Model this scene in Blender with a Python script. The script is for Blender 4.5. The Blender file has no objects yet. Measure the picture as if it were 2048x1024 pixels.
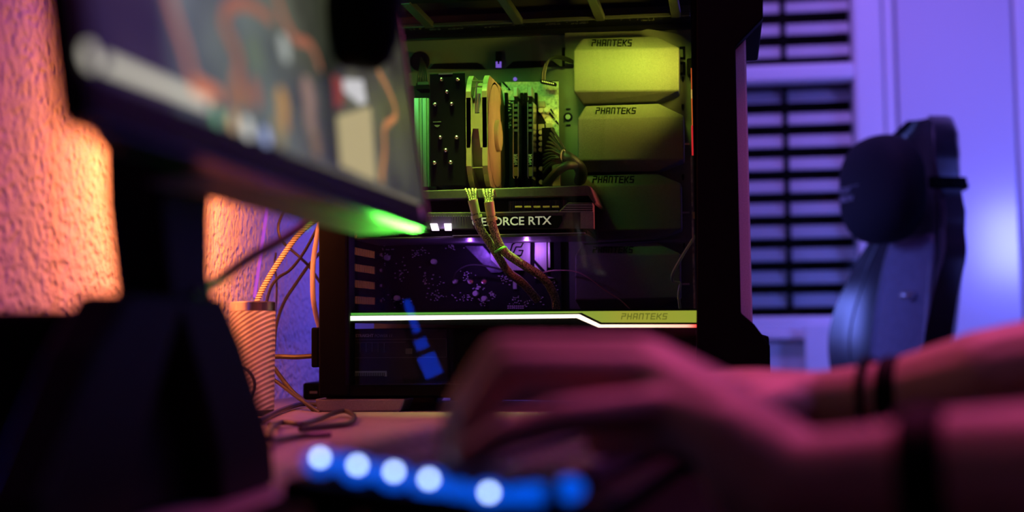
import bpy, bmesh, math, random
import numpy as np
from mathutils import Vector, Matrix
random.seed(7)
sc = bpy.context.scene
col = sc.collection
V = Vector
# ------------------------------------------------------------------ camera
# Room axes: +Y runs along the left wall into the room, +X away from that wall,
# z = 0 is the desk top.  50 mm lens, a little above the desk.
LENS, PPX, PPY, CAMZ = 2048 * 50 / 36, 1024.0, 431.0, 0.092
YAW, PITCH, ROLL = math.radians(8.5), math.radians(4.5), math.radians(-0.65)
cam_m = (Matrix.Rotation(YAW, 4, 'Z') @ Matrix.Rotation(math.pi / 2 + PITCH, 4, 'X') @ Matrix.Rotation(ROLL, 4, 'Z'))
cam = bpy.data.objects.new('camera', bpy.data.cameras.new('camera'))
col.objects.link(cam)
cam.matrix_world = Matrix.Translation((0, 0, CAMZ)) @ cam_m
cam.data.lens = 50
cam.data.sensor_width = 36
cam.data.sensor_fit = 'HORIZONTAL'
cam.data.shift_y = -(512 - PPY) / 2048
cam.data.clip_start = 0.02
cam.data.dof.use_dof = True
cam.data.dof.focus_distance = 1.66
cam.data.dof.aperture_fstop = 3.0
cam.data.dof.aperture_blades = 0
sc.camera = cam
sc.view_settings.view_transform = 'Standard'
sc.view_settings.look = 'None'
sc.view_settings.exposure = 0.0
sc.view_settings.gamma = 1.0
sc.view_settings.use_curve_mapping = False
w = bpy.data.worlds.new('night'); sc.world = w; w.use_nodes = True
w.node_tree.nodes['Background'].inputs[0].default_value = (0.004, 0.004, 0.010, 1)
w.node_tree.nodes['Background'].inputs[1].default_value = 0.5
def area(name, loc, target, sx, sy, color, power, spread=180):
    l = bpy.data.lights.new(name, 'AREA'); l.shape = 'RECTANGLE'; l.size = sx; l.size_y = sy
    l.color = color; l.energy = power; l.spread = math.radians(spread)
    o = bpy.data.objects.new(name, l); col.objects.link(o); o.location = loc
    o.rotation_euler = (V(target) - V(loc)).to_track_quat('-Z', 'Y').to_euler()
    return o
def point(name, loc, color, power, radius=0.02):
    l = bpy.data.lights.new(name, 'POINT'); l.color = color; l.energy = power; l.shadow_soft_size = radius
    o = bpy.data.objects.new(name, l); col.objects.link(o); o.location = loc
    return o
# room lighting: coloured lamps up near the ceiling and behind the things on the desk, plus two added fills
area('purple_ceiling_lamp', (0.15, 2.6, 1.66), (0.60, 3.9, 0.75), 0.5, 0.3, (0.36, 0.18, 1.0), 8, 110)
area('blue_floor_lamp', (1.03, 2.62, 0.37), (0.85, 3.9, 0.35), 0.24, 0.24, (0.13, 0.16, 1.0), 6.0, 120)
area('blue_chair_fill', (-0.50, 2.70, 0.40), (0.33, 3.4, 0.10), 0.20, 0.20, (0.16, 0.22, 1.0), 1.0, 70)  # added blue fill for the chair, hidden behind the case
area('violet_room_fill', (1.0, 0.85, 1.5), (0.0, 1.35, 0.2), 0.4, 0.4, (0.42, 0.20, 1.0), 1.5, 90)  # added violet fill from out of view, tints case front and hand
area('magenta_ceiling_lamp', (0.10, 1.36, 1.1), (0.03, 0.85, 0.0), 0.35, 0.35, (1.0, 0.10, 0.38), 3.2, 110)
area('orange_lamp_behind_monitor', (-0.42, 1.43, 0.30), (-0.60, 1.46, 0.27), 0.20, 0.05, (1.0, 0.23, 0.05), 3.6, 155)
point('blue_lamp_behind_case', (-0.33, 2.10, 0.24), (0.13, 0.09, 1.0), 2.6, 0.05)
def spot(name, loc, target, color, power, cone, blend=.5):
    l = bpy.data.lights.new(name, 'SPOT'); l.color = color; l.energy = power; l.spot_size = math.radians(cone); l.spot_blend = blend; l.shadow_soft_size = .02
    o = bpy.data.objects.new(name, l); col.objects.link(o); o.location = loc
    o.rotation_euler = (V(target) - V(loc)).to_track_quat('-Z', 'Y').to_euler()
area('strip_green_spill', (-0.345, 1.546, 0.112), (-0.243, 0.95, 0.170), 0.05, 0.006, (0.10, 1.0, 0.06), 0.010, 18)
spot('magenta_wall_lamp', (-0.42, 1.24, 0.56), (-0.6, 1.16, 0.40), (0.62, 0.06, 1.0), 0.35, 28, .3)
# lighting inside the computer case: light strips under the top rail and lit front fans
area('case_top_green_led', (-0.31, 1.600, 0.472), (-0.30, 1.69, 0.36), 0.14, 0.012, (0.24, 1.0, 0.10), 0.36, 78)
area('case_top_lime_led', (-0.285, 1.590, 0.472), (-0.285, 1.594, 0.2), 0.10, 0.010, (0.55, 0.90, 0.10), 0.48, 40)
area('case_top_yellow_led', (-0.125, 1.610, 0.472), (-0.125, 1.74, 0.402), 0.12, 0.012, (0.62, 0.92, 0.06), 0.12, 46)
area('front_fan_gold_led', (-0.006, 1.660, 0.408), (-0.15, 1.733, 0.408), 0.03, 0.03, (0.90, 0.80, 0.07), 0.30, 90)
area('front_fan_yellow_led', (0.004, 1.655, 0.36), (-0.25, 1.69, 0.34), 0.06, 0.06, (1.0, 0.58, 0.16), 0.09, 38)
area('front_fan_red_led', (0.004, 1.63, 0.235), (-0.2, 1.62, 0.235), 0.06, 0.06, (1.0, 0.12, 0.12), 0.07, 45)
point('rear_fan_green_led', (-0.405, 1.66, 0.385), (0.15, 1.0, 0.22), 0.10, 0.012)

# ------------------------------------------------------------------ helpers
RM = np.array(cam_m.to_3x3()); CP = np.array([0, 0, CAMZ])
def ray(x, y): return RM @ np.array([(x - PPX) / LENS, -(y - PPY) / LENS, -1.0])
def at(x, y, Y):                       # point of the plane Y = const seen at a pixel
    r = ray(x, y); t = Y / r[1]; return V(CP + t * r)
def dp(x, y, d): return V(CP + ray(x, y) * d)
def onz(x, y, z): r = ray(x, y); return V(CP + r * (z - CAMZ) / r[2])
def onp(x, y, p, n):
    r = V(ray(x, y)); c = V(CP); t = (V(p) - c).dot(n) / r.dot(n); return c + r * t
MATS = {}
def mat(name, color=(.5, .5, .5), rough=.5, metal=0, emit=None, estr=0, noise=0, nscale=60, bump=0, bscale=200, spec=.5, coat=0, alpha=None):
    if name in MATS: return MATS[name]
    m = bpy.data.materials.new(name); m.use_nodes = True; nt = m.node_tree; b = nt.nodes['Principled BSDF']
    b.inputs['Base Color'].default_value = (*color, 1); b.inputs['Roughness'].default_value = rough
    b.inputs['Metallic'].default_value = metal; b.inputs['Specular IOR Level'].default_value = spec
    b.inputs['Coat Weight'].default_value = coat
    if emit: b.inputs['Emission Color'].default_value = (*emit, 1); b.inputs['Emission Strength'].default_value = estr
    tc = nt.nodes.new('ShaderNodeTexCoord')
    if noise:
        n = nt.nodes.new('ShaderNodeTexNoise'); n.inputs['Scale'].default_value = nscale; n.inputs['Detail'].default_value = 6
        r = nt.nodes.new('ShaderNodeValToRGB')
        r.color_ramp.elements[0].position = .3; r.color_ramp.elements[1].position = .7
        r.color_ramp.elements[0].color = (*[c * (1 - noise) for c in color], 1)
        r.color_ramp.elements[1].color = (*[min(1, c * (1 + noise)) for c in color], 1)
        nt.links.new(tc.outputs['Object'], n.inputs['Vector']); nt.links.new(n.outputs['Fac'], r.inputs['Fac'])
        nt.links.new(r.outputs['Color'], b.inputs['Base Color'])
    if bump:
        n = nt.nodes.new('ShaderNodeTexNoise'); n.inputs['Scale'].default_value = bscale; n.inputs['Detail'].default_value = 4
        bp = nt.nodes.new('ShaderNodeBump'); bp.inputs['Strength'].default_value = bump; bp.inputs['Distance'].default_value = .002
        nt.links.new(tc.outputs['Object'], n.inputs['Vector']); nt.links.new(n.outputs['Fac'], bp.inputs['Height'])
        nt.links.new(bp.outputs['Normal'], b.inputs['Normal'])
    MATS[name] = m; return m
def emat(name, color, strength): return mat(name, (0.02, 0.02, 0.02), .5, emit=color, estr=strength)
def catmull(pts, n=8):
    pts = [V(p) for p in pts]
    if len(pts) < 3: return pts
    P = [2 * pts[0] - pts[1]] + pts + [2 * pts[-1] - pts[-2]]; out = []
    for i in range(1, len(P) - 2):
        for k in range(n):
            t = k / n; a, b, c, d = P[i - 1], P[i], P[i + 1], P[i + 2]
            out.append(.5 * ((2 * b) + (c - a) * t + (2 * a - 5 * b + 4 * c - d) * t * t + (3 * b - a - 3 * c + d) * t ** 3))
    return out + [pts[-1]]
ROOT = {}
class MB:
    def __init__(s): s.v = []; s.f = []
    def add(s, vs, fs):
        o = len(s.v); s.v += [V(p) for p in vs]; s.f += [[i + o for i in f] for f in fs]; return s
    def box(s, a, b):
        x0, y0, z0 = a; x1, y1, z1 = b
        return s.add([(x0, y0, z0), (x1, y0, z0), (x1, y1, z0), (x0, y1, z0), (x0, y0, z1), (x1, y0, z1), (x1, y1, z1), (x0, y1, z1)],
                     [(0, 3, 2, 1), (4, 5, 6, 7), (0, 1, 5, 4), (1, 2, 6, 5), (2, 3, 7, 6), (3, 0, 4, 7)])
    def bpx(s, x0, y0, x1, y1, Y0, Y1):        # axis-aligned box whose near face fills a picture rectangle at depth Y0
        ym, xm = (y0 + y1) / 2, (x0 + x1) / 2
        a, b = at(x0, ym, Y0).x, at(x1, ym, Y0).x; c, d = at(xm, y1, Y0).z, at(xm, y0, Y0).z
        return s.box((a, Y0, c), (b, Y1, d))
    def prism(s, poly, vec):
        poly = [V(p) for p in poly]; n = len(poly); vec = V(vec)
        return s.add(poly + [p + vec for p in poly], [list(range(n))[::-1], list(range(n, 2 * n))] + [[i, (i + 1) % n, n + (i + 1) % n, n + i] for i in range(n)])
    def ppx(s, pts, Y0, Y1): return s.prism([at(x, y, Y0) for x, y in pts], (0, Y1 - Y0, 0))
    def obox(s, c, ax, ay, az):
        c, ax, ay, az = V(c), V(ax), V(ay), V(az)
        return s.add([c + i * ax + j * ay + k * az for k in (-1, 1) for i, j in ((-1, -1), (1, -1), (1, 1), (-1, 1))],
                     [(0, 3, 2, 1), (4, 5, 6, 7), (0, 1, 5, 4), (1, 2, 6, 5), (2, 3, 7, 6), (3, 0, 4, 7)])
    def tube(s, pts, r, n=8, res=6, flat=1.0):
        pts = catmull(pts, res) if res > 1 else [V(p) for p in pts]
        m = len(pts); rr = r if callable(r) else (lambda t: r); up = V((0, 0, 1)); vs = []; prev = None
        for i, p in enumerate(pts):
            d = (pts[min(i + 1, m - 1)] - pts[max(i - 1, 0)]).normalized()
            if prev is None: a = d.cross(up if abs(d.z) < .9 else V((1, 0, 0))).normalized()
            else: a = (prev - d * prev.dot(d)).normalized()
            prev = a; b = d.cross(a); q = rr(i / max(1, m - 1))
            vs += [p + q * (a * math.cos(2 * math.pi * k / n) + b * flat * math.sin(2 * math.pi * k / n)) for k in range(n)]
        fs = [[i * n + k, i * n + (k + 1) % n, (i + 1) * n + (k + 1) % n, (i + 1) * n + k] for i in range(m - 1) for k in range(n)]
        return s.add(vs, fs + [list(range(n))[::-1], [(m - 1) * n + k for k in range(n)]])
    def cyl(s, p0, p1, r, n=16, r1=None):
        r1 = r if r1 is None else r1
        return s.tube([p0, p1], lambda t: r + (r1 - r) * t, n, 1)
    def lathe(s, prof, base, axis=(0, 0, 1), n=32):
        ax = V(axis).normalized(); a = ax.orthogonal().normalized(); b = ax.cross(a); base = V(base); m = len(prof)
        vs = [base + ax * h + r * (a * math.cos(2 * math.pi * k / n) + b * math.sin(2 * math.pi * k / n)) for r, h in prof for k in range(n)]
        fs = [[i * n + k, i * n + (k + 1) % n, (i + 1) * n + (k + 1) % n, (i + 1) * n + k] for i in range(m - 1) for k in range(n)]
        return s.add(vs, fs + [list(range(n))[::-1], [(m - 1) * n + k for k in range(n)]])
    def sphere(s, c, r, n=14, sc3=(1, 1, 1)):
        pr = [(max(1e-5, r * math.sin(math.pi * i / (n // 2))), -r * math.cos(math.pi * i / (n // 2))) for i in range(n // 2 + 1)]
        k0 = len(s.v); s.lathe(pr, (0, 0, 0), n=n)
        for i in range(k0, len(s.v)): q = s.v[i]; s.v[i] = V(c) + V((q.x * sc3[0], q.y * sc3[1], q.z * sc3[2]))
        return s
    def build(s, name, m, parent=None, smooth=False, bevel=0, seg=2, label=None):
        off = ROOT.get(parent.name, V((0, 0, 0))) if parent else V((0, 0, 0))
        me = bpy.data.meshes.new(name); me.from_pydata([p - off for p in s.v], [], s.f)
        bm = bmesh.new(); bm.from_mesh(me); bmesh.ops.recalc_face_normals(bm, faces=bm.faces)
        if smooth:
            for f in bm.faces: f.smooth = True
            for e in bm.edges:
                if len(e.link_faces) == 2 and e.calc_face_angle(0) > .75: e.smooth = False
        bm.to_mesh(me); bm.free()
        o = bpy.data.objects.new(name, me); col.objects.link(o)
        if m: me.materials.append(m)
        if parent: o.parent = parent; ROOT[o.name] = off
        if bevel:
            b = o.modifiers.new('bevel', 'BEVEL'); b.width = bevel; b.segments = seg; b.limit_method = 'ANGLE'
        if label: o['label'] = label
        return o
def thing(name, label, cat, loc, group=None):
    o = bpy.data.objects.new(name, None); col.objects.link(o); o.location = loc; o.empty_display_size = .02
    ROOT[o.name] = V(loc); return tag(o, label, cat, group)
def tag(o, label, cat, group=None):
    o['label'] = label; o['category'] = cat
    if group: o['group'] = group
    return o
def struct(o): o['kind'] = 'structure'; return o
def text(name, s, origin, right, up, height, m, parent, depth=.0006, shear=0, width=None, bold=0):
    c = bpy.data.curves.new(name, 'FONT'); c.body = s; c.size = 1; c.extrude = .02; c.shear = shear; c.offset = bold
    t = bpy.data.objects.new(name, c); col.objects.link(t)
    me = bpy.data.meshes.new_from_object(t.evaluated_get(bpy.context.evaluated_depsgraph_get()))
    bpy.data.objects.remove(t); bpy.data.curves.remove(c)
    vs = [v.co.copy() for v in me.vertices]; fs = [list(p.vertices) for p in me.polygons]; bpy.data.meshes.remove(me)
    x0, x1 = min(v.x for v in vs), max(v.x for v in vs); y0, y1 = min(v.y for v in vs), max(v.y for v in vs)
    R, U = V(right).normalized(), V(up).normalized(); N = R.cross(U)
    ky = height / (y1 - y0); kx = ky if width is None else width / (x1 - x0); kz = depth / .04
    mb = MB(); mb.add([V(origin) + R * (v.x - x0) * kx + U * (v.y - y0) * ky + N * v.z * kz for v in vs], fs)
    return mb.build(name, m, parent)
GLY = {'P': [[(0, 0), (.12, .55), (.85, .55), (.95, 1), (.2, 1)]], 'H': [[(0, 0), (.2, 1)], [(.1, .5), (.85, .5)], [(.75, 0), (.95, 1)]],
       'A': [[(0, 0), (.2, 1), (.95, 1), (.75, 0)], [(.1, .42), (.6, .42)]], 'N': [[(0, 0), (.2, 1), (.95, 1), (.75, 0)]],
       'T': [[(.15, 1), (1.05, 1)], [(.4, 0), (.6, 1)]], 'E': [[(.85, 0), (0, 0), (.2, 1), (1., 1)], [(.1, .5), (.85, .5)]],
       'K': [[(0, 0), (.2, 1)], [(.1, .5), (.4, .5), (1., 1)], [(.4, .5), (.8, 0)]], 'S': [[(0, 0), (.75, 0), (.85, .5), (.12, .5), (.22, 1), (1., 1)]]}
def phan(name, x0, y0, x1, y1, pl, m, parent, thick=.0012):
    """angular slanted letters drawn as solid strokes; pl(x, y) maps a picture point on to the lettered face"""
    mb = MB(); n = 8; cw = (x1 - x0) / n
    for i, ch in enumerate('PHANTEKS'):
        for st in GLY[ch]:
            pts = [pl(x0 + cw * (i + .78 * u), y1 + (y0 - y1) * q) for u, q in st]
            for a, b in zip(pts, pts[1:]):
                d = (b - a); L = d.length / 2 + thick * .5; d.normalize(); nn = V((0, -1, 0)); sd = d.cross(nn).normalized()
                mb.obox((a + b) / 2, d * L, sd * thick * .55, nn * .0006)
    return mb.build(name, m, parent)

# ------------------------------------------------------------------ materials
BLACK = mat('black_plastic', (.002, .002, .0022), .6, spec=.05, noise=.2)
BLACKM = mat('black_painted_steel', (.0025, .0025, .0025), .5, spec=.05)
GLOSSB = mat('gloss_black', (.004, .004, .005), .3, spec=.12)
TRAY = mat('tray_steel', (.105, .115, .105), .55, .2, noise=.08, nscale=900, bump=.08, bscale=2500)
COVER = mat('cover_textured_plastic', (.10, .10, .092), .65, noise=.45, nscale=1400, bump=.25, bscale=1800)
METAL = mat('metal', (.75, .75, .72), .3, 1, noise=.1)
DMETAL = mat('dark_metal', (.12, .12, .12), .4, .8)
NICKEL = mat('nickel', (.85, .82, .76), .22, 1)
PCB = mat('pcb_black', (.006, .006, .008), .5, spec=.15, noise=.4, nscale=300)
PCBS = mat('pcb_silver_print', (.62, .62, .54), .5, noise=.3, nscale=350)
COMP = mat('component', (.55, .55, .52), .4, .4, noise=.2)
WIRE = mat('wire_black', (.02, .02, .02), .45, spec=.5, bump=.2, bscale=900)
SLEEVE = mat('cable_sleeve', (.10, .095, .06), .6, noise=.6, nscale=1500, bump=.6, bscale=1500)
PINKP = mat('satin_grey_metal', (.70, .64, .74), .5, .2, noise=.1, nscale=700)
FOOTM = mat('foot_plastic', (.16, .14, .15), .5, noise=.15, nscale=900)
WHITE = mat('white_paint', (.78, .78, .80), .45, noise=.03, nscale=6, bump=.03)
SKIN = mat('skin', (.52, .30, .23), .5, noise=.12, nscale=40, bump=.15, bscale=350)

# ------------------------------------------------------------------ room
plaster = bpy.data.materials.new('rough_plaster'); plaster.use_nodes = True
nt = plaster.node_tree; b = nt.nodes['Principled BSDF']; b.inputs['Base Color'].default_value = (.74, .72, .70, 1); b.inputs['Roughness'].default_value = .85
tc = nt.nodes.new('ShaderNodeTexCoord'); n1 = nt.nodes.new('ShaderNodeTexNoise'); n1.inputs['Scale'].default_value = 85; n1.inputs['Detail'].default_value = 3
n2 = nt.nodes.new('ShaderNodeTexVoronoi'); n2.inputs['Scale'].default_value = 105; n2.feature = 'SMOOTH_F1'
mr = nt.nodes.new('ShaderNodeMapRange'); mr.inputs[1].default_value = .05; mr.inputs[2].default_value = .45
mx = nt.nodes.new('ShaderNodeMath'); mx.operation = 'MULTIPLY_ADD'; mx.inputs[1].default_value = .45
bp = nt.nodes.new('ShaderNodeBump'); bp.inputs['Strength'].default_value = .8; bp.inputs['Distance'].default_value = .0085
nt.links.new(tc.outputs['Object'], n1.inputs['Vector']); nt.links.new(tc.outputs['Object'], n2.inputs['Vector'])
nt.links.new(n2.outputs['Distance'], mr.inputs[0]); nt.links.new(mr.outputs[0], mx.inputs[0]); nt.links.new(n1.outputs['Fac'], mx.inputs[2])
nt.links.new(mx.outputs[0], bp.inputs['Height']); nt.links.new(bp.outputs['Normal'], b.inputs['Normal'])
FZ, CZ = -.74, 1.75
WB = 3.95                                   # back wall
struct(MB().box((-.72, -3.2, FZ - .05), (3.7, WB + .3, FZ)).build('floor', mat('floor_wood', (.06, .04, .03), .45, noise=.3, nscale=12)))
struct(MB().box((-.72, -3.2, CZ), (3.7, WB + .3, CZ + .05)).build('ceiling', mat('ceiling_paint', (.7, .7, .7), .9, noise=.03)))
struct(MB().box((-.70, -3.2, FZ), (-.60, WB + .2, CZ)).build('wall_left', plaster))
struct(MB().box((3.6, -3.2, FZ), (3.7, WB + .2, CZ)).build('wall_right', mat('wall_paint', (.62, .62, .64), .8, noise=.04, nscale=30, bump=.05)))
struct(MB().box((-.6, -3.2, FZ), (3.6, -3.1, CZ)).build('wall_front', MATS['wall_paint']))
WX0, WX1 = -.25, .362                        # window opening
zs = at(1600, 640, WB).z
mb = MB(); mb.box((-.6, WB, FZ), (WX0, WB + .15, CZ)); mb.box((WX1, WB, FZ), (3.6, WB + .15, CZ)); mb.box((WX0, WB, FZ), (WX1, WB + .15, zs)); mb.box((WX0, WB, 1.45), (WX1, WB + .15, CZ))
struct(mb.build('wall_back', MATS['wall_paint']))
struct(MB().box((-.6, 1.0, FZ), (-.588, WB, FZ + .09)).build('baseboard_left', WHITE, bevel=.004))
win = bpy.data.objects.new('window_1', None); col.objects.link(win); win.location = (WX0, WB, zs); ROOT['window_1'] = V(win.location); struct(win)
yr0, yr1 = at(1600, 163, WB - .02).z, at(1600, 128, WB - .02).z
MB().box((WX0, WB - .03, yr0), (WX1, WB + .04, yr1)).build('transom', WHITE, win, bevel=.012, seg=3)
MB().box((WX1 - .004, WB - .03, zs - .03), (WX1 + .022, WB + .05, 1.48)).build('stile', WHITE, win, bevel=.004)
MB().box((WX0 - .02, WB - .03, zs - .03), (WX0 + .02, WB + .05, 1.48)).build('stile', WHITE, win, bevel=.004)
MB().box((WX0, WB - .03, zs - .03), (WX1, WB + .04, zs + .01)).build('bottom_rail', WHITE, win, bevel=.006)
MB().box((WX0, WB - .03, 1.44), (WX1, WB + .04, 1.48)).build('top_rail', WHITE, win, bevel=.006)
gl = bpy.data.materials.new('window_glass'); gl.use_nodes = True; nt = gl.node_tree; nt.nodes.clear()
def thin_glass(nt, tint, rough=.02, boost=1.0):
    o = nt.nodes.new('ShaderNodeOutputMaterial'); t = nt.nodes.new('ShaderNodeBsdfTransparent'); t.inputs[0].default_value = (*tint, 1)
    g = nt.nodes.new('ShaderNodeBsdfGlossy'); g.inputs['Roughness'].default_value = rough
    f = nt.nodes.new('ShaderNodeFresnel'); f.inputs[0].default_value = 1.5
    k = nt.nodes.new('ShaderNodeMath'); k.operation = 'MULTIPLY'; k.inputs[1].default_value = boost
    m = nt.nodes.new('ShaderNodeMixShader'); nt.links.new(f.outputs[0], k.inputs[0]); nt.links.new(k.outputs[0], m.inputs[0])
    nt.links.new(t.outputs[0], m.inputs[1]); nt.links.new(g.outputs[0], m.inputs[2]); nt.links.new(m.outputs[0], o.inputs[0])
thin_glass(nt, (.95, .95, .95))
MB().box((WX0, WB + .012, zs), (WX1, WB + .016, yr0)).build('pane', gl, win)
MB().box((WX0, WB + .012, yr1), (WX1, WB + .016, 1.45)).build('pane', gl, win)
# shutter slats outside the pane
SL = mat('slat_lacquer', (.92, .92, .94), .5, noise=.05, nscale=8)
bl = thing('window_blind', 'lavender-lit horizontal slat blind filling the window behind the computer', 'blind', (WX0, WB + .06, zs))
pitch = (at(1600, 190, WB + .08).z - at(1600, 370, WB + .08).z) / 4
z0 = at(1600, 192, WB + .08).z
sl0 = None
for k in range(-13, 14):
    z = z0 - k * pitch
    if z < zs + .015 or z > 1.43: continue
    if sl0 is None:
        h = pitch * .26
        mb = MB(); pr = [(-.018, -h), (-.006, -h * .25), (.004, h * .45), (.014, h), (.016, h - .003), (.006, h * .4), (-.003, -h * .3), (-.014, -h - .003)]
        mb.prism([(WX0 + .005, WB + .075 + a, z + c) for a, c in pr], (WX1 - WX0 - .01, 0, 0))
        sl0 = mb.build('slat', SL, bl); sz = z
    else:
        o = sl0.copy(); col.objects.link(o); o.parent = bl; o.location.z = z - sz
for px in (1572,):
    x = at(px, 300, WB + .05).x
    MB().box((x - .008, WB + .05, zs), (x + .008, WB + .054, 1.44)).build('ladder_tape', BLACK, bl)
struct(MB().box((WX0 - .05, WB + .16, zs - .2), (WX1 + .05, WB + .2, 1.6)).build('trim_1', BLACK))     # night side board of the shutter box
struct(MB().box((WX0 - .03, WB - .045, zs - .052), (WX1 + .0, WB + .0, zs - .03)).build('trim_2', WHITE, bevel=.006))  # sill
# white panel under the window
rx0 = at(1610, 700, WB - .09).x
rad = thing('under_window_panel', 'bright white panel under the window beside the gaming chair', 'under_window_panel', (rx0, WB - .1, FZ))
rz1 = at(1650, 648, WB - .1).z
MB().box((rx0, WB - .1, FZ + .12), (WX1 + .0, WB - .085, rz1)).build('front_panel', WHITE, rad, bevel=.005)
MB().box((rx0 + .01, WB - .085, FZ + .13), (WX1 - .01, WB - .02, rz1 - .01)).build('panel_core', WHITE, rad)
for x in (rx0 + .03, WX1 - .06): MB().box((x, WB - .09, FZ), (x + .03, WB - .03, FZ + .13)).build('foot', WHITE, rad)
# white door with its casing on the right of the window
dr = bpy.data.objects.new('door_1', None); col.objects.link(dr); dr.location = (.5, WB, FZ); ROOT['door_1'] = V(dr.location); struct(dr)
DY = WB - .04
dx = lambda px: at(px, 300, DY).x
mb = MB(); mb.box((dx(1716), DY, FZ), (dx(1772), WB, CZ - .02)).build('casing', WHITE, dr, bevel=.006)
MB().box((dx(1775), DY + .006, FZ), (dx(1796), WB, CZ - .02)).build('casing_bead', WHITE, dr, bevel=.005)
MB().box((dx(1801), DY + .003, FZ + .01), (dx(2034), WB, CZ - .05)).build('door_leaf', mat('door_satin', (.70, .70, .76), .20, spec=.8, bump=.02, bscale=8), dr, bevel=.006)
MB().box((dx(2038), DY - .005, FZ), (dx(2120), WB, CZ - .02)).build('casing', WHITE, dr, bevel=.006)

# ------------------------------------------------------------------ desk
DESK = mat('desk_laminate', (.30, .24, .24), .42, noise=.12, nscale=90, bump=.05, bscale=500)
desk = thing('desk', 'dark laminate desk along the plaster wall carrying the computer and monitor', 'desk', (-.2, .7, FZ))
MB().box((-.597, -.75, -.03), (.22, 2.0, 0)).build('desk_top', DESK, desk, bevel=.003)
for x, y in ((-.55, -.68), (.15, -.68), (-.55, 1.92), (.15, 1.92)):
    MB().box((x - .025, y - .025, FZ), (x + .025, y + .025, -.03)).build('leg', BLACKM, desk, bevel=.003)

# ------------------------------------------------------------------ computer case
GY, TY = 1.55, 1.785                        # glass plane, motherboard tray plane
X0, XL, XR, XF = at(636, 600, GY).x, at(697, 600, GY).x, at(1393, 600, GY).x, at(1500, 400, GY).x
CT = .505
pc = thing('computer_case', 'black tower computer case with a glass side and a glowing trim strip', 'computer', ((X0 + XF) / 2, 1.67, 0))
MB().box((X0, GY + .002, .018), (XL, GY + .03, CT)).build('rear_column', BLACKM, pc, bevel=.002)
MB().box((XL, GY + .004, .018), (XR, GY + .03, .030)).build('bottom_rail', BLACKM, pc)
MB().box((XL, GY + .004, CT - .03), (XR, GY + .03, CT)).build('top_rail', BLACKM, pc)
MB().box((X0, GY + .03, .014), (XF - .01, TY + .03, .019)).build('bottom_plate', BLACKM, pc)
MB().box((X0, GY + .004, CT), (XF, TY + .03, CT + .004)).build('top_cover', BLACKM, pc)
fp = MB().box((XF - .022, GY + .02, .03), (XF, TY + .03, CT)).build('front_panel', PINKP, pc, bevel=.002)
MB().box((XR, GY + .004, .02), (XF - .022, GY + .03, CT)).build('front_column', BLACKM, pc)
# black front trim plate, notched in the middle, wide at top and bottom
trim = [(1393, -60), (1526, -60), (1526, 36), (1471, 93), (1482, 626), (1508, 648), (1540, 690), (1542, 815), (1393, 815)]
MB().ppx(trim, GY - .002, GY + .02).build('front_trim', BLACK, pc, bevel=.0015)
capx = at(1526, 20, GY).x; capb = at(1541, 740, GY).x
MB().box((XF, GY + .018, at(1500, 36, GY).z), (capx, TY + .02, CT + .01)).build('front_cap', BLACK, pc, bevel=.003)
MB().box((XF, GY + .018, .008), (capb, TY + .02, at(1500, 672, GY).z)).build('front_cap', BLACK, pc, bevel=.003)
# feet
for px0, px1 in ((632, 812), (1360, 1540)):
    a, c = at(px0, 800, GY + .01).x, at(px1, 800, GY + .01).x
    MB().prism([(a, GY + .005, .0145), (c, GY + .005, .0145), (c - .006, GY + .005, 0), (a + .003, GY + .005, 0)], (0, .05, 0)).build('foot', FOOTM, pc, bevel=.002)
    MB().prism([(a, TY - .035, .0145), (c, TY - .035, .0145), (c - .006, TY - .035, 0), (a + .003, TY - .035, 0)], (0, .05, 0)).build('foot', FOOTM, pc, bevel=.002)
# tray (back of the chamber) in two levels, with dark cut-outs
MB().box((X0 + .004, TY + .006, .02), (XR, TY + .010, CT)).build('back_plate', TRAY, pc)
zt = at(1000, 138, TY).z
MB().box((X0 + .01, TY - .002, .11), (XR, TY + .006, zt)).build('motherboard_tray', TRAY, pc, bevel=.001)
MB().ppx([(1295, 58), (1335, 64), (1362, 70), (1376, 82), (1392, 86), (1392, 640), (1130, 640), (1130, 66), (1280, 62)], TY - .005, TY - .001).build('side_plate', TRAY, pc)
for pts in ([(858, 139), (868, 128), (955, 126), (972, 139)], [(1012, 137), (1026, 124), (1104, 122), (1120, 133)]):
    MB().ppx([(x, y - 1) for x, y in pts], TY + .0045, TY + .0062).build('grommet', BLACK, pc)
for x, y, w_, h_ in ((1366, 157, 5, 8), (1366, 213, 5, 9), (1366, 353, 5, 9), (1368, 490, 4, 8), (1357, 185, 6, 9)):
    MB().ppx([(x - w_ / 2, y - h_ / 2), (x + w_ / 2, y - h_ / 2), (x + w_ / 2, y + h_ / 3), (x, y + h_), (x - w_ / 2, y + h_ / 3)], TY - .0062, TY - .0048).build('keyhole', BLACK, pc)
for y0, y1 in ((93, 118), (124, 149), (258, 288)):
    mb = MB(); mb.bpx(1359, y0, 1370, y0 + 4, TY - .008, TY - .004); mb.bpx(1359, y1 - 4, 1370, y1, TY - .008, TY - .004); mb.bpx(1366, y0, 1370, y1, TY - .008, TY - .004)
    mb.build('tie_clip', BLACK, pc)
for y in (288, 425, 568):
    MB().bpx(1364, y - 2, 1379, y + 2, TY - .012, TY - .006).build('bracket', NICKEL, pc)
MB().bpx(1374, 116, 1392, 150, TY - .03, TY - .01).build('side_block', BLACK, pc, bevel=.002)
MB().bpx(1357, 250, 1366, 300, TY - .02, TY - .012).build('side_block', BLACK, pc, bevel=.001)
c = at(1136, 234, TY - .006)
MB().cyl(c, c + V((0, .004, 0)), .0058, 24).build('standoff', BLACK, pc)
MB().cyl(c + V((0, -.0015, 0)), c, .0032, 12).build('screw', METAL, pc)
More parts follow.
